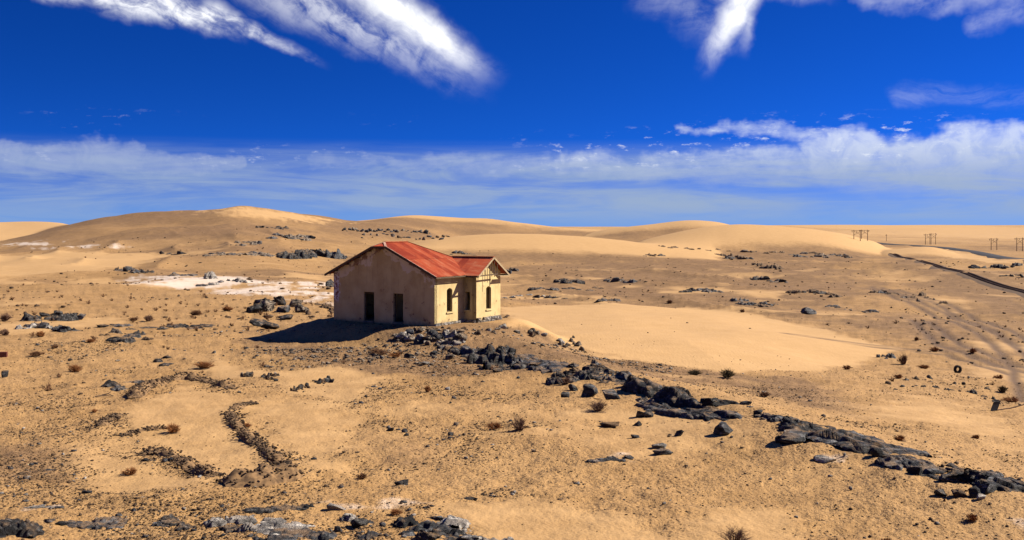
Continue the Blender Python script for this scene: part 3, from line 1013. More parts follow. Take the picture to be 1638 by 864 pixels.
MB().bar((-0.515, 4.09, 5.78), (-0.515, 5.41, 5.78), 0.03, 0.13).build('barge_board', 'old_timber', roof)
MB().bar((-0.5, -0.485, 3.585), (3.95, -0.485, 3.585), 0.025, 0.11).build('fascia', 'old_timber', roof)
MB().bar((3.53, -1.63, 3.54), (3.53, -0.55, 3.54), 0.025, 0.11).build('fascia', 'old_timber', roof)
MB().bar((8.15, -1.63, 3.54), (8.15, 0.2, 3.54), 0.025, 0.11).build('fascia', 'old_timber', roof)
for x0 in (3.53, 8.15):
    MB().bar((x0, -1.652, 3.55), (5.84, -1.652, 4.95), 0.03, 0.14, (0, 0, 1)).build('barge_board', 'pale_timber', roof)
MB().bar((8.13, -1.60, 3.50), (6.55, -1.60, 3.50), 0.34, 0.03).build('soffit_board', 'pale_timber', roof)
MB().bar((3.72, -1.58, 3.60), (6.50, -1.58, 3.66), 0.06, 0.09).build('tie_beam', 'old_timber', roof)
for x, zb_, zt in ((5.28, 2.78, 4.55), (5.60, 3.5, 4.78), (5.98, 3.45, 4.85), (6.42, 3.35, 4.55), (4.6, 3.62, 4.15)):
    MB().bar((x, -1.58, zb_), (x, -1.58, zt), 0.045, 0.045, (1, 0, 0)).build('gable_strut', 'old_timber', roof)
for y in np.linspace(0.4, 9.1, 9):
    zt = 3.56 + (min(y, 9.5 - y) + 0.5) * 0.48
    MB().box(-0.48, 0.0, y - 0.04, y + 0.04, min(zt, 5.74) - 0.1, min(zt, 5.74) - 0.01).build('purlin_end', 'old_timber', roof)
# ------------------------------------------------------------------ rocks
def ico(sub):
    bm = bmesh.new(); bmesh.ops.create_icosphere(bm, subdivisions=sub, radius=1.0)
    v = np.array([p.co[:] for p in bm.verts]); f = np.array([[q.index for q in p.verts] for p in bm.faces]); bm.free()
    return v, f


ICO = {k: ico(k) for k in (1, 2, 3, 4)}


def rock_verts(seed, sub=3, cuts=12, jag=0.10, strata=0.0, angle=0.5, blunt=(0.5, 0.85)):
    """a broken rock inside the unit sphere: flat cut faces, knobbly, with steps along its bedding"""
    r = np.random.RandomState(seed)
    v = ICO[sub][0].copy()
    for i in range(cuts):
        n = r.normal(size=3); n /= np.linalg.norm(n)
        c = r.uniform(*blunt)
        v -= np.maximum(v @ n - c, 0)[:, None] * n
    d = np.zeros(len(v))
    for i in range(9):
        k = r.normal(size=3); k *= r.uniform(2.0, 9.0) / np.linalg.norm(k)
        d += np.sin(v @ k + r.uniform(0, 6.3)) / np.linalg.norm(k)
    v *= (1 + jag * d * 1.6)[:, None]
    v += r.normal(size=v.shape) * 0.018 * (jag / 0.1)
    if strata:
        sn = np.array([math.sin(angle) * 0.85, 0.35, math.cos(angle)]); sn /= np.linalg.norm(sn)
        k = r.uniform(5, 8)
        s = v @ sn * k
        q = np.floor(s); fr = s - q
        st = q + np.clip((fr - 0.38) / 0.24, 0, 1)
        off = (np.sin(q * 12.9898 + seed) * 43758.5453) % 1.0
        v += sn * ((st - s) / k * strata)[:, None]
        lat = v - sn * (v @ sn)[:, None]
        v += lat * ((off - 0.5) * 0.34 * strata)[:, None]
    v /= np.abs(v).max(0)[None, :]
    return v


def rock_mesh(name, seed, w, d, h, sub=3, cuts=12, jag=0.10, strata=0.0, angle=0.5, blunt=(0.5, 0.85), lean=0.0):
    v = rock_verts(seed, sub, cuts, jag, strata, angle, blunt)
    v = v * np.array([w / 2, d / 2, h / 2])
    v[:, 0] += v[:, 2] * lean
    me = np_mesh(name, v, ICO[sub][1])
    return me


def ledge_mesh(name, seed, w, d, h, res=(34, 24), layers=7.0, strike=-0.35, steep=1.0):
    """bedrock ledge: tilted, broken layers that stand up in rough rows, steep on one side; foot sunk in the ground"""
    r = np.random.RandomState(seed)
    nx_, ny_ = res
    u, v = np.meshgrid(np.linspace(-1, 1, nx_), np.linspace(-1, 1, ny_), indexing='ij')
    u = u + r.uniform(-.35, .35, u.shape) / nx_; v = v + r.uniform(-.35, .35, v.shape) / ny_
    o1 = r.uniform(0, 90)
    ang = np.arctan2(v, u)
    edge = 1.0 + 0.30 * np.sin(ang * 2 + o1) * 0.5 + 0.22 * np.sin(ang * 5 + o1 * 2) * 0.6 + 0.10 * np.sin(ang * 9 + o1 * 3)
    rad = np.sqrt(np.abs(u) ** 2 + np.abs(v) ** 2) / (0.90 * edge)
    x, y = u * w / 2, v * d / 2
    size = max(w, d)
    c, s = math.cos(strike), math.sin(strike)
    across = (x * c + y * s) / size; along = (-x * s + y * c) / size
    wob = fbm(x + o1, y + o1, size * 0.35, 3, 2)
    q = (across + wob * 0.16) * layers * 1.5 + o1
    li = np.floor(q); t = q - li
    rnd1 = (np.sin(li * 12.9898 + seed) * 43758.5453) % 1.0
    bl = np.floor(along * (3.0 + 3.0 * rnd1) + rnd1 * 7 + wob * 1.2)
    rnd2 = (np.sin(li * 78.233 + bl * 37.719 + seed * 1.7) * 24634.6345) % 1.0
    env = np.clip(1 - rad ** 2.6, 0, 1) ** 0.45
    hh = env * (0.56 + 0.24 * rnd1 + 0.20 * rnd2) * (1.0 - 0.30 * t * steep) * (0.9 + 0.9 * fbm(x + o1, y, size * 0.5, 3, 3))
    hh = hh * (0.25 + 0.75 * sstep(-0.16, 0.04, fbm(x * 1.0 + o1 * 3, y + o1, size * 0.42, 3, 4)))
    z = hh * h * 1.15 - (1 - env) * 0.12 * h - 0.10 * h
    z = z - np.where(rad > 1.0, 0.25 * h + 0.1, 0)
    idx = np.arange(nx_ * ny_).reshape(nx_, ny_)
    f = np.stack([idx[:-1, :-1], idx[1:, :-1], idx[1:, 1:], idx[:-1, 1:]], -1).reshape(-1, 4)
    inside = (rad.ravel()[f] < 1.12).any(1)
    f = f[inside]
    f = np.concatenate([f[:, [0, 1, 2]], f[:, [0, 2, 3]]])
    return np_mesh(name, np.stack([x.ravel(), y.ravel(), z.ravel()], 1), f)


SEED = [100]


def nseed():
    SEED[0] += 1
    return SEED[0]


TONE = {'d': 'dark_rock', 'g': 'grey_rock', 'p': 'pale_rock', 'b': 'brown_rock', 'm': 'mixed_rock'}


def place(px, py):
    p = hit(px, py)[0]
    return float(p[0]), float(p[1])


def rock(px, py, w, h, tone, label, deep=0.8, strata=0.0, jag=0.07, cuts=20, sub=None, name='boulder', cat='rock', group=None, sink=0.28, angle=0.5, lean=0.0, blunt=(0.34, 0.78), rot=None):
    """a rock w wide and h high in photo pixels, its foot at (px, py)"""
    x, y = place(px, py)
    m_ = y / F
    W, Hh = w * m_, h * m_ / (1 - sink)
    D = W * deep
    y2 = y + D * 0.35
    z = gz(x, y2)
    s = nseed()
    me = rock_mesh(name, s, W, D, Hh, sub or (3 if w > 16 else 2), cuts, jag, strata, angle, blunt, lean)
    o = link(name, me, TONE[tone], loc=(x, y2, z + Hh * (0.5 - sink)), rotz=random.Random(s).uniform(-.5, .5) if rot is None else rot)
    return tag(o, label, cat, group)


def outcrop(label, pieces, name='rock_outcrop', cat='outcrop', group=None, part='rock_slab', crest=0.0):
    """bedrock showing through the sand: pieces (px, py foot, w, h, tone, strata, depth ratio)"""
    P0 = pieces[len(pieces) // 2]
    x0, y0 = place(P0[0], P0[1])
    z0 = gz(x0, y0)
    root = thing(name, label, cat, (x0, y0, z0), 0, group)
    hp = hit([p[0] for p in pieces], [p[1] for p in pieces])
    for (px, py, w, h, tone, strata, deep), (x, y) in zip(pieces, hp):
        m_ = y / F
        W, D = w * m_, w * m_ * deep
        s = nseed(); r = random.Random(s)
        y2 = y + D * 0.3
        loose = part in ('stone', 'boulder') or strata < 0.45 or r.random() < (0.12 if crest else 0.22)
        if crest: D *= crest; y2 = y + D * 0.12
        if loose:
            Hh = h * m_ / 0.62
            bigr = w > 26
            me = rock_mesh(part, s, W * .85, W * deep, Hh, 4 if bigr else 3 if w > 14 else 2, 26 if bigr else 20, 0.12 if bigr else 0.07, 0.9 if bigr else strata * .5, r.uniform(0.3, 0.9), (0.34, 0.78), r.uniform(-0.2, 0.5))
            link(part, me, TONE[tone], root, loc=(x - x0, y2 - y0, gz(x, y2) + Hh * 0.10 - z0), rotz=r.uniform(-0.45, 0.25))
        else:
            res = (40, 30) if w > 30 else (28, 20) if w > 14 else (16, 12)
            me = ledge_mesh(part, s, W * 1.25, D * 1.5, h * m_ * (0.80 if crest else 1.1), res, r.uniform(3, 6), (0.0 if crest else -0.35) + r.uniform(-.25, .25))
            link(part, me, TONE[tone], root, loc=(x - x0, y2 - y0, gz(x, y2) - z0), rotz=r.uniform(-0.15, 0.15) + (0.36 if crest else 0))
    return root


def spread(path, n, thick, w, h, tones, strata=0.8, deep=0.7, seed=0):
    """scatter pieces along a line in the photo"""
    r = random.Random(seed or nseed())
    out = []
    L = [0.0]
    for a, c in zip(path[:-1], path[1:]): L.append(L[-1] + math.hypot(c[0] - a[0], c[1] - a[1]))
    for i in range(n):
        q = (i + r.uniform(0.1, 0.9)) / n * L[-1]
        k = max(j for j in range(len(L)) if L[j] <= q + 1e-9); k = min(k, len(path) - 2)
        t = (q - L[k]) / (L[k + 1] - L[k])
        x = path[k][0] + (path[k + 1][0] - path[k][0]) * t
        y = path[k][1] + (path[k + 1][1] - path[k][1]) * t
        sc = r.choice((0.5, 0.65, 0.8, 1.0, 1.0, 1.25))
        out.append((x, y + r.uniform(-.5, .5) * thick, w * sc * r.uniform(.8, 1.2), h * sc * r.uniform(.7, 1.3), r.choice(tones), strata, deep * r.uniform(.7, 1.3)))
    return sorted(out, key=lambda p: p[1])


# --- the crest that runs down to the right from the house
outcrop('large black rock mass just right of the house corner', [
    (772, 578, 66, 36, 'd', 0.9, 0.8), (806, 586, 60, 40, 'd', 0.9, 0.8), (758, 568, 40, 22, 'g', 0.9, .9), (826, 583, 40, 22, 'g', .9, .9), (790, 572, 60, 40, 'd', .9, .8), (812, 580, 24, 24, 'd', .3, .8)], crest=1.0)
outcrop('jumbled dark rocks at the upper end of the crest', spread([(878, 606), (905, 612), (925, 600), (960, 596), (990, 604)], 15, 22, 24, 15, 'ddgm'), crest=1.5)
outcrop('long black cliff-like rock band on the crest', [
    (1015, 618, 40, 28, 'd', .8, .7), (1045, 627, 48, 34, 'd', .8, .7), (1078, 638, 48, 34, 'd', .8, .7), (1108, 646, 46, 30, 'd', .9, .7), (1135, 652, 40, 22, 'd', .9, .7),
    (1000, 606, 24, 18, 'g', .9, .7), (1060, 656, 46, 24, 'g', .9, .8), (1098, 664, 44, 22, 'g', .9, .8), (1036, 642, 26, 14, 'm', .9, .8), (1148, 666, 46, 16, 'd', .9, .8), (1176, 668, 30, 14, 'g', .9, .8), (1160, 648, 34, 14, 'd', .9, .8), (1128, 668, 30, 12, 'd', .9, .8)], crest=2.6)
outcrop('low grey rock ledges between the black band and the long slab', spread([(1185, 655), (1215, 664), (1245, 676), (1300, 690)], 12, 14, 26, 9, 'gdg'), crest=1.5)
outcrop('long smooth blue-grey slab running down the crest', [
    (1268, 684, 40, 16, 'g', .7, .7), (1300, 694, 60, 20, 'd', .5, .6), (1340, 706, 74, 25, 'g', .5, .6), (1385, 715, 70, 23, 'd', .6, .6), (1425, 719, 60, 16, 'g', .7, .6), (1250, 674, 26, 10, 'd', .8, .7), (1322, 690, 60, 10, 'd', .9, .6), (1375, 698, 54, 9, 'g', .9, .6), (1455, 722, 30, 8, 'g', .8, .7)], crest=2.6)
outcrop('flat grey slab below the long slab on the crest', [
    (1435, 741, 44, 14, 'g', .6, .7), (1470, 746, 54, 15, 'g', .5, .7), (1502, 748, 44, 12, 'g', .7, .7), (1450, 734, 40, 7, 'd', .9, .7), (1525, 746, 24, 8, 'd', .8, .7), (1490, 757, 40, 8, 'd', .8, .7)], crest=2.0)
outcrop('black rock ledge reaching the right edge of view', [
    (1525, 771, 54, 24, 'd', .7, .7), (1562, 774, 54, 24, 'd', .8, .7), (1600, 780, 54, 22, 'd', .9, .7), (1634, 782, 50, 20, 'd', .9, .7), (1585, 764, 50, 10, 'g', .9, .7), (1620, 768, 40, 10, 'd', .9, .7), (1545, 758, 34, 7, 'd', .9, .7), (1665, 788, 50, 18, 'd', .9, .7)], crest=2.0)
# --- loose rocks near the crest
rock(1160, 697, 36, 19, 'g', 'rounded blue-grey boulder alone on sand below the black rock band', strata=.3)
rock(1273, 714, 46, 18, 'g', 'large smooth grey boulder in front of the long slab', strata=.3)
rock(1246, 712, 22, 12, 'g', 'smaller grey boulder touching the left of the large smooth one', strata=.3)
rock(1408, 729, 26, 20, 'd', 'small pointed black rock like a pyramid', blunt=(.35, .6), cuts=7, deep=.9)
rock(1467, 759, 28, 15, 'd', 'round black boulder below the flat grey slab')
rock(1585, 789, 42, 17, 'g', 'humped grey boulder below the black ledge', strata=.5)
rock(1560, 797, 22, 20, 'd', 'upright black block right of two flat dark rocks', cuts=7)
rock(1508, 794, 24, 10, 'd', 'flat dark rock at the left end of the lowest row', deep=.9)
rock(1535, 798, 28, 15, 'b', 'dark brown rock second in the lowest row', strata=.6)
rock(1572, 803, 18, 8, 'p', 'small pale stone beneath the upright black block')
rock(1324, 738, 40, 10, 'p', 'low pale domed boulder set in a whitish patch', cuts=6, jag=.05)
rock(1086, 698, 18, 12, 'd', 'small dark boulder below the black rock band')
rock(1024, 667, 17, 14, 'd', 'left one of a pair of dark faceted boulders', cuts=7)
rock(1038, 667, 17, 12, 'd', 'right one of a pair of dark faceted boulders', cuts=7)
rock(1022, 680, 22, 10, 'd', 'dark stone just below the pair of faceted boulders')
rock(1058, 717, 30, 11, 'p', 'pale streaked rock on the open gravel', strata=.9)
rock(1062, 729, 34, 9, 'g', 'flat grey rock directly below the pale streaked one', strata=.9)
rock(1016, 700, 16, 6, 'g', 'small flat grey rock on pale gravel')
rock(945, 637, 34, 24, 'g', 'angular grey boulder at the foot of the jumbled rocks', strata=.6)
rock(980, 641, 32, 15, 'g', 'rounded grey boulder beside the angular one')
rock(903, 637, 17, 10, 'd', 'small dark rock left of the angular grey boulder')
rock(918, 626, 18, 11, 'd', 'dark rock above the small dark one on the slope')
rock(977, 683, 34, 9, 'b', 'low broken brown rock below a dry bush', strata=.9)
outcrop('low broken bedrock joining the black mass to the crest', spread([(700, 552), (740, 560), (835, 586), (870, 594), (905, 600), (1000, 612)], 16, 12, 34, 9, 'dgbd', .9, .9), crest=1.3)
outcrop('flat bluish rock face beside the jumbled dark rocks', [(865, 583, 50, 9, 'g', .8, .8), (892, 586, 50, 9, 'g', .8, .8), (845, 574, 30, 7, 'g', .8, .8), (918, 588, 34, 7, 'g', .8, .8)], crest=2.0)
outcrop('pile of broken pale and dark stones behind the crest', spread([(893, 552), (915, 548), (932, 556)], 14, 14, 13, 8, 'pgmdm', .3), name='stone_pile', cat='stone pile', part='stone')
# --- rubble against the house
outcrop('tumbled heap of wall rubble below the corner of the house', spread([(632, 540), (660, 546), (700, 545), (738, 546)], 26, 16, 22, 11, 'mpgmmp', .4) + spread([(650, 531), (690, 532), (740, 538)], 16, 8, 17, 8, 'mbpm', .4), name='rubble_heap', cat='rubble', part='stone')
outcrop('scatter of stones along the foot of the sunlit walls', spread([(697, 528), (735, 530), (765, 531), (802, 530), (850, 534), (872, 540)], 22, 10, 13, 6, 'mpbm', .2), name='rubble_heap', cat='rubble', part='stone')
for i, (px, py, w, h, tone, lab) in enumerate([
    (730, 568, 20, 11, 'd', 'dark rock on the slope left of the large black mass'),
    (718, 577, 18, 9, 'm', 'two-toned stone below the house rubble'),
    (680, 586, 18, 7, 'p', 'pale flat stone on gravel in front of the house'),
    (654, 572, 17, 9, 'd', 'dark stone between the pale flat stone and the house shadow'),
    (797, 597, 24, 8, 'd', 'flat dark rock below the large black mass'),
    (692, 569, 16, 8, 'g', 'grey stone at the foot of the rubble heap'),
    (853, 531, 11, 6, 'd', 'small dark rock at the edge of the sand by the wing'),
    (716, 620, 10, 6, 'p', 'small white stone on gravel far below the rubble'),
    (625, 688, 12, 8, 'd', 'small dark stone on the open gravel in the middle'),
    (648, 690, 13, 6, 'g', 'small grey stone right of the small dark stone'),
    (728, 678, 14, 7, 'm', 'small brown stone above the dry bushes'),
    (722, 676 + 20, 12, 7, 'g', 'small grey stone left of the dry bushes'),
    (752, 800, 24, 6, 'd', 'low dark rock on sand at the lower middle'),
    (642, 780, 24, 7, 'd', 'flat dark rock alone on gravel at the lower middle'),
    (1362, 783, 8, 6, 'p', 'lone white stone on empty gravel at the lower right'),
]): rock(px, py, w, h, tone, lab)
# --- left of the house
outcrop('group of big boulders left behind the house', [
    (405, 501, 36, 20, 'd', .5, .8), (424, 499, 36, 23, 'm', .9, .8), (448, 488, 28, 16, 'd', .8, .8), (450, 501, 38, 15, 'g', .5, .8), (470, 492, 26, 20, 'm', .9, .8), (482, 500, 28, 16, 'm', .9, .8), (437, 485, 16, 8, 'd', .8, .8), (412, 490, 20, 12, 'd', .8, .8), (492, 502, 14, 8, 'b', .8, .8)], part='boulder')
rock(408, 523, 38, 11, 'd', 'flat dark slab below the big boulders by the house shadow', strata=.5)
rock(432, 527, 34, 11, 'd', 'low dark rock touching the tip side of the house shadow', strata=.7)
rock(458, 511, 30, 8, 'd', 'dark low rock between the boulders and the house shadow', strata=.7)
rock(430, 508, 24, 5, 'b', 'thin brown ledge under the big boulders', strata=.7)
outcrop('low brown ledge against the far end of the house', spread([(505, 490), (533, 493)], 7, 8, 16, 6, 'bm'))
rock(527, 459, 18, 12, 'd', 'dark rock poking up beside the rear of the house')
outcrop('dark jagged outcrop at far left with white streaks', spread([(42, 512), (70, 508), (100, 512), (130, 512)], 12, 8, 26, 11, 'dgd') + spread([(38, 526), (70, 526), (95, 530), (122, 532)], 10, 5, 24, 8, 'dgp'))
outcrop('dark rock cluster right of the far left outcrop', [(178, 546, 30, 12, 'd', .7, .8), (196, 547, 34, 13, 'd', .6, .8), (208, 540, 26, 12, 'g', .7, .8), (180, 533, 22, 9, 'm', .7, .8), (222, 538, 20, 8, 'd', .7, .8), (166, 536, 16, 7, 'b', .7, .8), (234, 545, 18, 5, 'b', .7, .8)])
outcrop('flat grey ledge behind the dark rock cluster', spread([(160, 522), (200, 526), (250, 527), (330, 524)], 12, 5, 28, 4, 'gdg', .6))
outcrop('small dark outcrop on the far edge of the salt flat', spread([(186, 433), (205, 434), (222, 436), (248, 438)], 9, 5, 16, 8, 'dgd'))
outcrop('whitish rocks standing on the salt flat', [(335, 446, 18, 14, 'p', .6, .8), (322, 458, 20, 6, 'g', .6, .8), (340, 456, 20, 7, 'p', .6, .8), (372, 450, 22, 9, 'g', .6, .8), (385, 452, 18, 7, 'p', .6, .8), (300, 441, 26, 6, 'g', .6, .8), (280, 441, 24, 5, 'g', .6, .8), (352, 452, 16, 6, 'p', .6, .8), (398, 448, 18, 5, 'b', .6, .8)])
outcrop('dark jagged outcrop behind the left end of the roof', spread([(448, 411), (470, 412), (498, 410), (520, 411), (542, 410)], 13, 6, 24, 11, 'dgd'))
outcrop('long flat grey ledge in the middle distance', spread([(335, 408), (370, 406), (400, 407), (430, 408)], 11, 4, 22, 4, 'gmg'))
outcrop('tiny rock ledge beside the smooth sand hollow', spread([(255, 406), (293, 406)], 5, 3, 14, 4, 'gd'))
outcrop('grey flat rocks at the foot of the brown hill', spread([(375, 391), (418, 390)], 7, 5, 16, 6, 'gmg'))
outcrop('dark rocks strewn on the brown hill', spread([(412, 364), (440, 366), (458, 367)], 7, 3, 12, 4, 'dd'))
outcrop('grey rock field right of the brown hill', spread([(430, 380), (470, 380), (500, 383)], 14, 8, 15, 6, 'gmd'))
outcrop('broad field of dark boulders on the far slope behind the roof', spread([(545, 369), (600, 370), (650, 371), (690, 373)], 34, 4, 9, 5, 'ddgm', .5) + spread([(575, 378), (630, 378), (660, 383), (720, 381)], 22, 6, 9, 4, 'dgmb', .5), part='boulder')
outcrop('small dark rocks at the foot of the pale middle dune', spread([(718, 406), (760, 407)], 7, 3, 13, 4, 'dg'))
# --- valley on the right
for lab, path, n, t, w, h, tones in [
    ('dark rock ledge in the valley right of the wing gable', [(780, 432), (830, 436)], 8, 5, 18, 5, 'dgb'),
    ('low dark rocks in the middle of the valley', [(895, 450), (925, 452)], 6, 4, 15, 6, 'dd'),
    ('bluish rock ledge in the valley below the pale dune', [(965, 452), (990, 450), (1022, 452)], 8, 4, 18, 6, 'gg'),
    ('string of pale and dark rocks along the back of the sand sheet', [(805, 476), (850, 474), (905, 478)], 9, 5, 17, 5, 'pgd'),
    ('thin dark ledge behind the sand sheet', [(955, 482), (988, 483)], 5, 3, 15, 5, 'dg'),
    ('long thin grey ledge in the right valley', [(1095, 467), (1130, 466), (1160, 468)], 8, 3, 18, 5, 'gdg'),
    ('grey ledge partly sunk in sand above the sand sheet', [(1180, 484), (1210, 488), (1245, 490)], 9, 5, 20, 6, 'gbg'),
    ('dark flat rocks below the brown slope in the valley', [(1205, 446), (1260, 452)], 9, 4, 16, 4, 'dg'),
    ('dark mound of rocks in the right valley', [(1260, 470), (1300, 466), (1340, 474)], 12, 6, 20, 7, 'bdb'),
    ('dark outcrop near the tip of the right dune', [(1320, 411), (1335, 409), (1362, 412)], 9, 4, 14, 6, 'dgd'),
    ('small dark outcrop left of the one near the dune tip', [(1275, 411), (1312, 413)], 6, 4, 13, 4, 'dg'),
    ('dark outcrop between the railway and the road', [(1550, 430), (1580, 428), (1630, 424)], 9, 4, 16, 5, 'dgd'),
    ('dark rocks beside the railway at the right edge', [(1600, 441), (1640, 440)], 6, 3, 14, 5, 'dd'),
    ('rocky knob in the valley below the railway', [(1400, 467), (1432, 470)], 6, 4, 18, 6, 'bg'),
    ('heap of brown rocks on the far right flat', [(1420, 622), (1470, 612), (1520, 620), (1570, 628), (1600, 640)], 20, 14, 12, 6, 'dbbm'),
    ('small pale rocks behind the sand sheet at right', [(1405, 573), (1430, 575)], 5, 4, 13, 8, 'pgd'),
    ('dark eroded bank of rock below the foot of the right dune', [(1150, 411), (1190, 416), (1250, 434)], 12, 5, 20, 6, 'bdb'),
    ('row of low brown hummocks between the two pale dunes', [(1050, 395), (1110, 399), (1170, 402)], 9, 3, 15, 4, 'bb'),
    ('row of brown hummocks right of the eroded bank', [(1180, 405), (1260, 406), (1380, 410)], 13, 4, 15, 4, 'bbm'),
    ('low dark rocks at the right end of the middle dune', [(1028, 409), (1060, 410)], 5, 2, 12, 4, 'db'),
    ('thin rock streak left of the wheel tracks', [(1330, 492), (1400, 500)], 7, 4, 16, 4, 'bg'),
    ('crumbly brown rocks strewn between wheel tracks and railway', [(1440, 472), (1480, 478), (1520, 490)], 14, 10, 9, 5, 'bbm'),
    ('thin dark ledge crossing the valley behind the wing', [(850, 462), (900, 464), (960, 462)], 9, 4, 17, 4, 'gdb'),
]: outcrop(lab, spread(path, n, t, w, h, tones, .6))
rock(1293, 503, 30, 11, 'g', 'pointed blue-grey rock alone above the sand sheet', blunt=(.4, .6), cuts=7)
rock(1352, 728, 6, 5, 'p', 'tiny white stone right of the dry red bush on the slope')
# --- foreground ledges at the bottom of the view
outcrop('black rock hump at the bottom left corner', [(8, 856, 60, 22, 'd', .6, .7), (42, 856, 50, 20, 'd', .7, .7), (-30, 862, 60, 22, 'd', .7, .7), (22, 846, 40, 10, 'd', .8, .6)])
outcrop('flat dark grey ledge right of the black corner hump', spread([(75, 842), (120, 842), (160, 840), (192, 836)], 9, 7, 40, 6, 'gdg', .6))
outcrop('whitish flat patch of rock at lower left', spread([(40, 816), (100, 818)], 5, 6, 36, 3, 'pp', .4))
outcrop('small grey ledges left of the pale foreground slabs', spread([(252, 840), (275, 836), (298, 848)], 7, 8, 26, 7, 'gdg', .8))
outcrop('dark blue-grey flat ledge above the pale foreground slabs', [(415, 823, 46, 7, 'd', .5, .5), (448, 822, 52, 8, 'd', .5, .5), (480, 818, 34, 7, 'd', .5, .5)])
outcrop('pale layered slabs at the bottom of the view', [
    (350, 840, 44, 12, 'p', .9, .6), (382, 838, 44, 13, 'p', .9, .6), (372, 850, 46, 12, 'd', .8, .6), (398, 852, 34, 15, 'p', .7, .7), (440, 836, 54, 8, 'p', .9, .5), (430, 848, 60, 8, 'p', .9, .5), (470, 846, 54, 8, 'p', .9, .5), (425, 859, 54, 10, 'p', .9, .6), (468, 860, 80, 12, 'g', .8, .5), (510, 862, 60, 12, 'g', .8, .5), (440, 870, 60, 12, 'g', .8, .5), (495, 872, 60, 10, 'p', .8, .5)])
rock(535, 820, 36, 13, 'p', 'pale angular rock with a black shaded end at bottom', cuts=7, deep=.6)
outcrop('dark rock cluster right of the pale foreground slabs', [(558, 834, 26, 12, 'p', .8, .7), (575, 842, 40, 14, 'd', .8, .7), (590, 836, 26, 9, 'g', .8, .7), (540, 849, 16, 9, 'g', .8, .7), (590, 862, 36, 9, 'g', .8, .7)])
outcrop('broad ribbed grey and white ledge at bottom centre', [
    (655, 842, 44, 10, 'd', .8, .6), (690, 850, 60, 16, 'g', .9, .6), (725, 842, 54, 12, 'p', 1.0, .6), (745, 848, 44, 13, 'p', 1.0, .6), (700, 836, 50, 6, 'g', .9, .5), (715, 862, 70, 16, 'd', .9, .6), (755, 866, 60, 14, 'p', .9, .6), (680, 866, 60, 14, 'd', .9, .6), (795, 868, 44, 12, 'p', .9, .6), (660, 856, 40, 9, 'g', .9, .6)])
outcrop('streak of low bluish rock on the gravel right of centre', spread([(945, 744), (975, 740), (1012, 736)], 7, 6, 30, 5, 'pgg', .8))
outcrop('grey stone slab above the ruined wall arch', [(172, 622, 34, 10, 'd', .5, .7), (190, 625, 24, 8, 'g', .6, .7), (212, 612, 30, 4, 'g', .6, .6)])
outcrop('dark slab on open ground left of the house shadow', [(250, 577, 30, 9, 'd', .4, .6), (267, 573, 22, 5, 'd', .4, .6), (262, 583, 34, 4, 'g', .5, .6)])
rock(342, 566, 8, 6, 'p', 'small white stone just off the tip of the house shadow')
rock(100, 727, 6, 5, 'p', 'tiny white stone on the plain left of the ruin')
outcrop('dark stony streak at lower left of the ruin', spread([(35, 756), (70, 756), (88, 752)], 6, 3, 22, 3, 'bg', .5))
for lab, px, py, w, h in [('heap of dark broken stones nearest the house shadow', 432, 606, 34, 14), ('heap of brown broken stones in front of the house', 480, 622, 38, 16), ('smaller stone heap at the right of the three', 515, 610, 38, 14), ('scatter of small dark stones above the stone heap', 395, 602, 24, 8)]:
    outcrop(lab, spread([(px - w * .4, py), (px + w * .4, py)], 14, h * .6, 9, 6, 'dbmb', .2), name='stone_heap', cat='stone heap', part='stone')

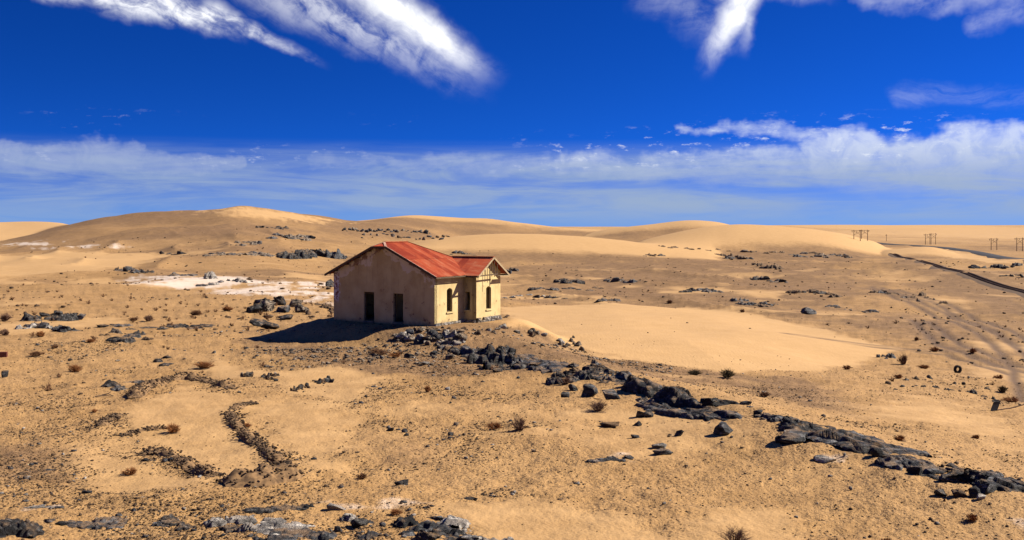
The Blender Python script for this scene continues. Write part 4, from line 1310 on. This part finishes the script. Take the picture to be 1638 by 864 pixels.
# ------------------------------------------------------------------ remains of mud and stone walls on the left
RUIN_LABELS = ['arched low remnant of brown wall at the back of the sandy ruin', 'long crumbling line of wall along the right side of the ruin', 'thick dark mound of fallen wall at the front of the ruin', 'broken low wall along the front left side of the ruin', 'short dark wall stub at the far left of the ruin', 'faint line of wall stones running to the orange bush', 'dark stone stub at the head of the long wall line']
for (P, w, h), lab in zip(RUINS, RUIN_LABELS):
    r = np.random.RandomState(int(w * 1000) + len(lab))
    seg = np.array(P); L = np.r_[0, np.cumsum(np.hypot(*np.diff(seg, axis=0).T))]
    n = max(6, int(L[-1] / 0.13))
    s = np.linspace(0, L[-1], n)
    cx, cy = np.interp(s, L, seg[:, 0]), np.interp(s, L, seg[:, 1])
    tx, ty = np.gradient(cx), np.gradient(cy); tl = np.hypot(tx, ty); nx, ny = -ty / tl, tx / tl
    env = np.clip(fbm(cx * 1.0, cy * 1.0, 0.9, 2, 2) * 2.4 + 0.55, 0.03, 1.0) * np.minimum(1, np.minimum(s, L[-1] - s) / 0.5 + 0.15)
    if w > 0.75: env = np.maximum(env, 0.7 * np.minimum(1, np.minimum(s, L[-1] - s) / 0.5 + 0.15))
    m_ = 13
    q = np.linspace(-1, 1, m_)
    gx = cx[:, None] + nx[:, None] * q * w * (0.9 + 0.2 * env[:, None]); gy = cy[:, None] + ny[:, None] * q * w * (0.9 + 0.2 * env[:, None])
    z = ground_full(gx.ravel(), gy.ravel())[0].reshape(gx.shape)
    prof = np.clip(1 - np.abs(q) ** 1.7, 0, 1) ** 0.8
    z2 = z + h * env[:, None] * prof * (1 + fbm(gx, gy, 0.35, 2, 3) * 1.0) - 0.05 * (np.abs(q) > 0.95)
    ox, oy = float(cx[n // 2]), float(cy[n // 2]); oz = float(z[n // 2, m_ // 2])
    idx = np.arange(n * m_).reshape(n, m_)
    f = np.stack([idx[:-1, :-1], idx[1:, :-1], idx[1:, 1:], idx[:-1, 1:]], -1).reshape(-1, 4)
    root = thing('ruined_wall', lab, 'ruined wall', (ox, oy, oz))
    link('wall_core', np_mesh('wall_core', np.stack([gx.ravel() - ox, gy.ravel() - oy, z2.ravel() - oz], 1), f), 'dark_soil', root)
    vs, fs = [], []
    k = 0
    for i in range(int(L[-1] * 60)):
        j = r.randint(n); c_ = r.randint(1, m_ - 1)
        sz = r.uniform(0.025, 0.075) * (1.3 if r.rand() < .15 else 1)
        v = rock_verts(int(r.randint(40)), 1, 5, .12) * np.array([sz, sz * .8, sz * .7]) 
        vs.append(v + np.array([gx[j, c_] - ox + r.normal() * .14, gy[j, c_] - oy + r.normal() * .14, z2[j, c_] - oz + sz * .1]))
        fs.append(ICO[1][1] + k); k += len(v)
    o = link('wall_stones', np_mesh('wall_stones', np.concatenate(vs), np.concatenate(fs)), 'brown_rock', root)
    o['kind'] = 'stuff'

# ------------------------------------------------------------------ small stones lying everywhere on the gravel
def scatter_stones(name, n, rmin, rmax, smin, smax, mat, seed, label, power=1.0, near_house=False, cheap=False):
    r = np.random.RandomState(seed)
    th = np.radians(r.uniform(-33, 33, n * 4))
    u = r.rand(n * 4)
    rad = rmin * (rmax / rmin) ** u
    x, y = rad * np.sin(th), rad * np.cos(th)
    z, sand, white, brown, tr = ground_full(x, y)
    dens = (0.08 + 0.92 * sstep(-0.08, 0.2, fbm(x, y, 4.5, 3, 5) + 0.6 * fbm(x, y, 15, 2, 1))) * (1 - 0.97 * sstep(0.15, 0.6, sand))
    if near_house:
        dens = dens * np.exp(-((x + 7) / 16) ** 2 - ((y - 76) / 8) ** 2)
    dens = dens * (house_dist(x, y) > 0.5)
    keep = np.where(r.rand(len(x)) < dens)[0][:n]
    FC = ICO[1][1]
    kinds = [rock_verts(900 + i + seed, 1, 6, .10) for i in range(16)]
    if cheap:
        cube = np.array([(x_, y_, z_) for x_ in (-1, 1) for y_ in (-1, 1) for z_ in (-1, 1)], float)
        FC = np.array([(0, 1, 3), (0, 3, 2), (4, 6, 7), (4, 7, 5), (0, 4, 5), (0, 5, 1), (2, 3, 7), (2, 7, 6), (0, 2, 6), (0, 6, 4), (1, 5, 7), (1, 7, 3)])
        kinds = [cube * r.uniform(.35, 1.0, cube.shape) for i in range(16)]
    m_ = len(keep)
    s = smin * (smax / smin) ** (r.rand(m_) ** power)
    s = s * (rad[keep] / 45.0) ** 0.25
    kk = r.randint(16, size=m_)
    V = np.stack(kinds)[kk] * (s[:, None, None] * np.stack([r.uniform(.8, 1.4, m_), r.uniform(.7, 1.1, m_), r.uniform(.45, .9, m_)], 1)[:, None, :]) / 2
    a = r.uniform(0, 6.28, m_); c, q = np.cos(a)[:, None], np.sin(a)[:, None]
    X_, Y_ = V[:, :, 0] * c - V[:, :, 1] * q, V[:, :, 0] * q + V[:, :, 1] * c
    V = np.stack([X_ + x[keep][:, None], Y_ + y[keep][:, None], V[:, :, 2] + z[keep][:, None] + s[:, None] * 0.12], -1)
    nv = V.shape[1]
    Fc = (FC[None] + (np.arange(m_) * nv)[:, None, None]).reshape(-1, 3)
    o = link(name, np_mesh(name, V.reshape(-1, 3), Fc), mat)
    o['kind'] = 'stuff'; o['label'] = label; o['category'] = 'stones'


scatter_stones('small_stones', 6000, 27, 95, 0.05, 0.18, 'gravel_rock', 1, 'small dark brown stones strewn over the gravel plain', 3.0)
scatter_stones('gravel', 30000, 27, 90, 0.022, 0.075, 'gravel_rock', 6, 'fine dark gravel covering the plain', 1.4, cheap=True)
scatter_stones('ochre_gravel', 16000, 27, 90, 0.03, 0.10, 'ochre_rock', 7, 'fine ochre gravel covering the plain', 1.4, cheap=True)
scatter_stones('grey_stones', 1300, 27, 110, 0.05, 0.28, 'grey_rock', 2, 'scattered grey stones on the gravel plain', 2.4)
scatter_stones('pale_stones', 900, 27, 100, 0.04, 0.2, 'pale_rock', 3, 'scattered pale stones on the gravel plain', 2.0)
scatter_stones('rubble_stones', 10000, 55, 100, 0.06, 0.32, 'mixed_rock', 4, 'broken stones spread around the foot of the house', 2.2, True)
scatter_stones('valley_stones', 3000, 95, 420, 0.12, 0.5, 'brown_rock', 5, 'dark stones dotting the distant plain and valley', 3.0)

# ------------------------------------------------------------------ dry bushes
def shrub_mesh(seed, w, h, n=110, thick=0.010):
    r = random.Random(seed)
    mb = MB()
    ph, lean = r.uniform(0, 6.28), r.uniform(-.25, .25) * w
    for i in range(n):
        a = r.uniform(0, 6.283)
        if math.sin(a * 2 + ph) * .5 + math.sin(a * 3 + ph * 2) * .5 > r.uniform(.1, 1.0): continue
        rad = math.sqrt(r.random())
        ww = w * (0.75 + 0.4 * math.sin(a + ph))
        tip = Vector((math.cos(a) * rad * ww / 2 + lean * .4, math.sin(a) * rad * ww / 2, h * (0.25 + 0.75 * math.sqrt(max(0.0, 1 - rad * rad))) * r.uniform(.6, 1.05)))
        base = Vector((tip.x * .18 + r.uniform(-.04, .04), tip.y * .18 + r.uniform(-.04, .04), -0.04))
        mid_ = base.lerp(tip, .5) + Vector((r.uniform(-.08, .08) * w, r.uniform(-.08, .08) * w, h * .1))
        mb.tube([base, mid_, tip], [thick * 1.3, thick, thick * .35], 3)
        for k in range(3):
            st = mid_.lerp(tip, r.uniform(0, .7))
            en = st + (tip - base) * r.uniform(.15, .35) + Vector((r.uniform(-.16, .16) * w, r.uniform(-.16, .16) * w, r.uniform(-.05, .12) * h))
            mb.tube([st, en], [thick * .7, thick * .3], 3)
    return mb


SHRUB = {'o': 'orange_twig', 'b': 'brown_twig', 'r': 'grey_twig', 'n': 'green_twig'}


def shrub(px, py, w, h, tone, label, name='dry_bush', cat='bush', n=110):
    x, y = place(px, py)
    m_ = y / F
    z = gz(x, y)
    mb = shrub_mesh(nseed(), w * m_, h * m_, n, max(0.007, 0.35 * m_))
    root = thing(name, label, cat, (x, y, z))
    mb.build('twigs', SHRUB[tone], root)
    W = w * m_
    v = rock_verts(nseed(), 2, 0, .12) * np.array([W * .42, W * .3, h * m_ * .14])
    link('sand_mound', np_mesh('sand_mound', v, ICO[2][1]), 'dark_soil', root, loc=(0, 0, -h * m_ * .05), smooth=True)


for row in [
    (278, 691, 28, 16, 'o', 'bright orange-brown bush in the middle of the sandy ruin'),
    (122, 596, 28, 13, 'o', 'reddish dry bush on the plain left of the ruin'),
    (326, 590, 40, 12, 'o', 'wide reddish bush between the ruin and the house shadow'),
    (209, 759, 30, 12, 'o', 'orange bush on sand in front of the ruin'),
    (955, 660, 40, 17, 'r', 'large spiky reddish bush below the jumbled rocks'),
    (792, 684, 32, 12, 'o', 'flattened reddish bush left of a spiky grey one'),
    (832, 691, 36, 22, 'r', 'spiky grey-brown bush on the open gravel in the centre'),
    (1161, 607, 30, 14, 'n', 'round dark green-brown bush at the edge of the sand sheet'),
    (1110, 599, 30, 8, 'n', 'low dark bush left of the round one at the sand edge'),
    (1175, 872, 64, 26, 'r', 'big grey twiggy bush cut off by the bottom edge'),
    (905, 617, 28, 12, 'r', 'dull red bush among the jumbled dark rocks'),
    (1440, 704, 24, 9, 'o', 'dry red bush above the lower end of the long slab'),
    (1222, 634, 24, 8, 'b', 'brown bush on the slope behind the black band'),
    (1555, 833, 22, 11, 'o', 'orange tuft on gravel at the lower right'),
    (1417, 858 + 8, 22, 8, 'o', 'rust-coloured tuft at the bottom edge right of the big bush'),
    (236, 514, 18, 11, 'r', 'pale brown twiggy bush beyond the dark rock cluster'),
    (8, 514, 26, 12, 'r', 'grey bush at the left edge beside the far outcrop'),
    (10, 537, 20, 11, 'r', 'reddish grey bush at the left edge'),
    (66, 540, 18, 10, 'o', 'small reddish bush below the far left outcrop'),
    (142, 550, 20, 6, 'o', 'flat brown bush left of the dark rock cluster'),
    (58, 570, 26, 8, 'b', 'straggling bush on the plain at far left'),
    (88, 557, 14, 6, 'b', 'small dark tuft above the straggling bush'),
    (215, 514, 18, 6, 'b', 'low dark bush beside the pale twiggy one'),
    (312, 505, 26, 9, 'b', 'flat brown bush between the salt flat and the boulders'),
    (363, 499, 22, 7, 'o', 'orange-brown bush just left of the big boulders'),
    (578, 762, 20, 9, 'b', 'small brown tuft on gravel right of the ruin'),
    (630, 823 + 4, 26, 9, 'o', 'reddish tuft above the ribbed bottom ledge'),
    (684, 628, 14, 10, 'o', 'small reddish twigs on gravel in front of the house'),
    (606, 566, 40, 11, 'b', 'wide brown bush in front of the house shadow'),
    (636, 572, 24, 8, 'o', 'orange grass tuft right of the wide brown bush'),
    (1510, 806, 4, 4, 'b', 'tiny dark tuft under the lowest row of rocks'),
    (395, 683, 14, 6, 'o', 'small orange tuft beside the long crumbling wall'),
    (150, 659, 12, 6, 'o', 'tiny reddish tuft left of the ruin arch'),
    (1620, 645, 34, 10, 'o', 'rusty bush at right edge above the black sheet'),
    (1604, 629, 18, 12, 'n', 'dark bush at the right above the rusty one'),
    (1600, 606, 18, 7, 'o', 'low brown bush near the vehicle tracks'),
    (1562, 725 - 23, 14, 7, 'o', 'small reddish bush on the right slope'),
    (1356, 592, 18, 7, 'o', 'rust-coloured bush at the front edge of the sand sheet'),
    (1480, 590, 22, 7, 'o', 'low brown bush left of the tyre'),
    (1438, 606, 16, 7, 'o', 'small brown bush left of the brown rock heap'),
    (1497, 561, 18, 8, 'o', 'brown bush on the flat above the tyre'),
    (1554, 566, 14, 8, 'o', 'small brown bush right of and above the tyre'),
    (1465, 545, 8, 6, 'b', 'tiny brown bush above the tip of the sand sheet'),
    (1446, 582, 20, 16, 'r', 'bare grey thorny twigs beside the pale rocks'),
    (1070, 486, 14, 6, 'b', 'dark round bush on the back edge of the sand sheet'),
    (1188, 500, 10, 5, 'b', 'small dark bush on the right back edge of the sand sheet'),
]: shrub(*row)


def scrub(n, rmin, rmax, seed):
    r = np.random.RandomState(seed)
    th = np.radians(r.uniform(-31, 31, n * 5)); rad = rmin * (rmax / rmin) ** r.rand(n * 5)
    x, y = rad * np.sin(th), rad * np.cos(th)
    z, sand, white, brown, tr = ground_full(x, y)
    d = (1 - 0.96 * sstep(.1, .5, sand)) * sstep(-.1, .2, fbm(x, y, 40, 2, 1) + .05) * (house_dist(x, y) > 4)
    keep = np.where(r.rand(len(x)) < d)[0][:n]
    protos = []
    for i in range(6):
        mb = shrub_mesh(700 + i, 1.0, .5, 16, .03)
        me = mesh('tmp', mb.v, mb.f); bm = bmesh.new(); bm.from_mesh(me); bmesh.ops.triangulate(bm, faces=bm.faces)
        protos.append((np.array([p.co[:] for p in bm.verts]), np.array([[q.index for q in f.verts] for f in bm.faces]))); bm.free(); bpy.data.meshes.remove(me)
    vs, fs, k = [], [], 0
    for i in keep:
        v, f = protos[r.randint(6)]
        s = r.uniform(.25, .8)
        vs.append(v * s + np.array([x[i], y[i], z[i]])); fs.append(f + k); k += len(v)
    o = link('desert_scrub', np_mesh('desert_scrub', np.concatenate(vs), np.concatenate(fs)), 'brown_twig')
    o['kind'] = 'stuff'; o['label'] = 'tiny dry tufts dotted over plain and valley'; o['category'] = 'scrub'


scrub(420, 62, 330, 11)

# ------------------------------------------------------------------ cast-off things
# tyre standing on its edge
x, y = place(1532, 596)
m_ = y / F
R = 6.4 * m_
root = thing('old_tyre', 'black rubber tyre standing upright on the far right flat', 'tyre', (x, y, gz(x, y) - 0.03), math.radians(8))


def torus(R, r, n, k, sq=1.5):
    v, f = [], []
    for i in range(n):
        a = 2 * math.pi * i / n
        for j in range(k):
            t = 2 * math.pi * j / k
            c, s = math.cos(t), math.sin(t)
            rr = R + r * math.copysign(abs(c) ** .7, c)
            v.append((rr * math.cos(a), r * sq * math.copysign(abs(s) ** .7, s), R + r + rr * math.sin(a)))
            f.append((i * k + j, ((i + 1) % n) * k + j, ((i + 1) % n) * k + (j + 1) % k, i * k + (j + 1) % k))
    return v, f


v, f = torus(R * .72, R * .28, 40, 12)
link('tyre_casing', mesh('tyre_casing', v, f), 'rubber', root, smooth=True)
mb = MB()
for i in range(40):
    a = 2 * math.pi * i / 40
    c = Vector((math.cos(a), 0, math.sin(a))); o_ = Vector((0, 0, R))
    mb.bar(o_ + c * (R * .985) + Vector((0, -R * .3, 0)), o_ + c * (R * .985) + Vector((0, R * .3, 0)), R * .06, R * .05, tuple(c))
mb.build('tread', 'rubber', root)
# bent black sheet with a rod, lying at the right edge
x, y = place(1590, 660)
m_ = y / F
z = gz(x, y)
root = thing('scrap_metal', 'bent black metal sheet with a long rod lying on sand at right', 'scrap', (x, y, z))
mb = MB()
W, Hh = 13 * m_, 17 * m_
pts = [(-.45, 0, -.05), (-.30, .06, .25), (-.12, .12, .55), (.05, .14, .85), (-.25, .1, 1.0)]
v, f = [], []
for (a, b_, c) in pts:
    for s in (0, 1): v.append((a * W + s * W * .95, b_ * W + s * .1, c * Hh)); v.append((a * W + s * W * .95, b_ * W + s * .1 + .02, c * Hh))
for i in range(4):
    a = i * 4
    f += [(a, a + 2, a + 6, a + 4), (a + 1, a + 5, a + 7, a + 3), (a, a + 4, a + 5, a + 1), (a + 2, a + 3, a + 7, a + 6)]
f += [(0, 1, 3, 2), (16, 18, 19, 17)]
link('sheet', mesh('sheet', v, f), 'black_sheet', root)
MB().tube([(-.25 * W, -.02, Hh * .95), (.2 * W, .1, Hh * .8), (.75 * W, .16, Hh * .86), (1.0 * W, .2, Hh * .6)], .03, 6).build('bent_lip', 'black_sheet', root)
MB().tube([(.5 * W, .1, .03), (2.4 * W, .25, .12), (4.6 * W, .4, .35)], .035, 6).build('rod', 'rusty_steel', root)
# dark red block at the left edge
x, y = place(2, 571)
root = thing('brick_block', 'dark red masonry block at the left edge of the view', 'masonry', (x, y, gz(x, y)), .2)
m_ = y / F
for k in range(3):
    for j in range(2):
        MB().box(-9 * m_ + j * 9 * m_ + .01, j * 9 * m_, -.2, .12, -.05 + k * 3.2 * m_, -.05 + (k + 1) * 3.2 * m_ - .012).build('brick', 'red_brick', root)
x, y = place(4, 602)
rock(4, 604, 14, 11, 'd', 'small dark stone at the left edge below the red block')
# fallen branches
x, y = place(152, 634)
m_ = y / F
root = thing('fallen_branch', 'pair of dry grey sticks lying on the plain left of the ruin', 'branch', (x, y, gz(x, y)))
MB().tube([(0, 0, .05), (12 * m_, .1, .09), (28 * m_, .05, .05)], [.03, .028, .015], 6).build('stick', 'dead_wood', root)
MB().tube([(6 * m_, .45, .06), (16 * m_, .42, .12), (29 * m_, .1, .05)], [.03, .025, .015], 6).build('stick', 'dead_wood', root)
MB().tube([(14 * m_, .43, .1), (20 * m_, .5, .22)], [.02, .01], 5).build('twig', 'dead_wood', root)

# ------------------------------------------------------------------ railway, road, power line
def path_world(pts, n, drop=None):
    if drop:
        d = np.array([drop * F / (q[1] - HY) for q in pts])
        p = np.stack([(np.array([q[0] for q in pts]) - PXC) / F * d, d], 1)
    else:
        p = hit([q[0] for q in pts], [q[1] for q in pts])
    L = np.r_[0, np.cumsum(np.hypot(*np.diff(p, axis=0).T))]
    s = np.linspace(0, L[-1], n)
    x, y = np.interp(s, L, p[:, 0]), np.interp(s, L, p[:, 1])
    for _ in range(6):
        x[1:-1] = (x[:-2] + 2 * x[1:-1] + x[2:]) / 4; y[1:-1] = (y[:-2] + 2 * y[1:-1] + y[2:]) / 4
    tx, ty = np.gradient(x), np.gradient(y); t = np.hypot(tx, ty)
    return x, y, -ty / t, tx / t, L[-1]


def sweep(name, x, y, nx, ny, z, prof, mat, parent=None, origin=(0, 0, 0)):
    """prof: (offset, height) pairs, left to right over the top"""
    q = np.array(prof)
    gx = x[:, None] + nx[:, None] * q[:, 0]; gy = y[:, None] + ny[:, None] * q[:, 0]
    gzz = z[:, None] + q[:, 1] + 0 * gx
    idx = np.arange(gx.size).reshape(gx.shape)
    f = np.stack([idx[:-1, :-1], idx[1:, :-1], idx[1:, 1:], idx[:-1, 1:]], -1).reshape(-1, 4)
    return link(name, np_mesh(name, np.stack([gx.ravel() - origin[0], gy.ravel() - origin[1], gzz.ravel() - origin[2]], 1), f), mat, parent)


x, y, nx, ny, L = path_world([(1400, 399), (1430, 406), (1470, 416), (1520, 432), (1570, 448), (1638, 468), (1720, 494)], 120)
z = ground_full(x, y)[0]
for _ in range(20): z[1:-1] = (z[:-2] + 2 * z[1:-1] + z[2:]) / 4
z[:14] -= np.linspace(1.3, 0, 14)
org = (float(x[90]), float(y[90]), float(z[90]))
rail_root = thing('railway', 'single railway track on a low dark embankment crossing the right valley', 'railway', org)
sweep('embankment', x, y, nx, ny, z, [(3.2, -0.3), (1.6, 0.22), (-1.6, 0.22), (-3.2, -0.3)][::-1], 'ballast', rail_root, org)
for s in (-.75, .75):
    sweep('rail', x, y, nx, ny, z, [(s - .05, .30), (s - .05, .44), (s + .05, .44), (s + .05, .30)], 'rusty_steel', rail_root, org)
mb = MB()
seg = np.linspace(0, len(x) - 1.001, int(L / 1.4))
for s in seg:
    i = int(s); t = s - i
    c = Vector((x[i] + (x[i + 1] - x[i]) * t, y[i] + (y[i + 1] - y[i]) * t, z[i] + (z[i + 1] - z[i]) * t + .26)); d = Vector((nx[i], ny[i], 0))
    mb.bar(c - d * 1.2 - Vector(org), c + d * 1.2 - Vector(org), .26, .12)
o = mb.build('sleepers', 'old_timber', rail_root); o['kind'] = 'stuff'

x, y, nx, ny, L = path_world([(1350, 382), (1385, 386), (1430, 390), (1470, 392), (1515, 395), (1550, 400), (1590, 406), (1638, 413), (1720, 428)], 160, 12.0)
z = ground_full(x, y)[0]
for _ in range(60): z[1:-1] = (z[:-2] + 2 * z[1:-1] + z[2:]) / 4
o = sweep('road', x, y, nx, ny, z, [(5.0, -0.6), (3.2, 0.35), (-3.2, 0.35), (-5.0, -0.6)][::-1], 'asphalt')
o['kind'] = 'structure'


def pylon(px, py, hpx, label, kind='h'):
    x, y = place(px, py)
    m_ = y / F
    h = hpx * m_
    root = thing('power_pole', label, 'power pole', (x, y, gz(x, y)), math.radians(12), 'power line poles along the road')
    hw = 1.7 if kind == 'h' else 0
    t = 0.19
    for s in ((-1, 1) if hw else (0,)):
        MB().tube([(s * hw, 0, -.6), (s * hw, 0, h)], [t, t * .75], 7).build('pole', 'pole_timber', root)
    MB().bar((-hw * 1.45 - .5, t + .06, h * .93), (hw * 1.45 + .5, t + .06, h * .93), .13, .17).build('crossarm', 'pole_timber', root)
    if hw:
        MB().bar((-hw, -t - .08, h * .52), (hw, -t - .08, h * .86), .09, .13).build('cross_brace', 'pole_timber', root)
        MB().bar((hw, -t - .2, h * .52), (-hw, -t - .2, h * .86), .09, .13).build('cross_brace', 'pole_timber', root)
    for s in (-1.45, 0, 1.45):
        X0 = s * (hw if hw else .4)
        MB().tube([(X0, t + .06, h * .93 - .12), (X0, t + .06, h * .93 - .8)], [.1, .13], 6).build('insulator', 'black_sheet', root)


for row in [
    (1371, 384, 16, 'two-legged power pole farthest left, by the tip of the right dune'),
    (1383, 383.5, 16, 'two-legged power pole just right of the leftmost one'),
    (1418, 386, 11, 'thin single power pole standing apart by the far road', 's'),
    (1484, 391, 17, 'two-legged power pole with plain legs above the sand spill'),
    (1493, 391, 18, 'cross-braced power pole right beside the one above the sand spill'),
    (1590, 400, 19, 'two-legged power pole beside the road near the right edge'),
    (1631, 402, 22, 'tall cross-braced power pole at the right edge of the view'),
]: pylon(*row)
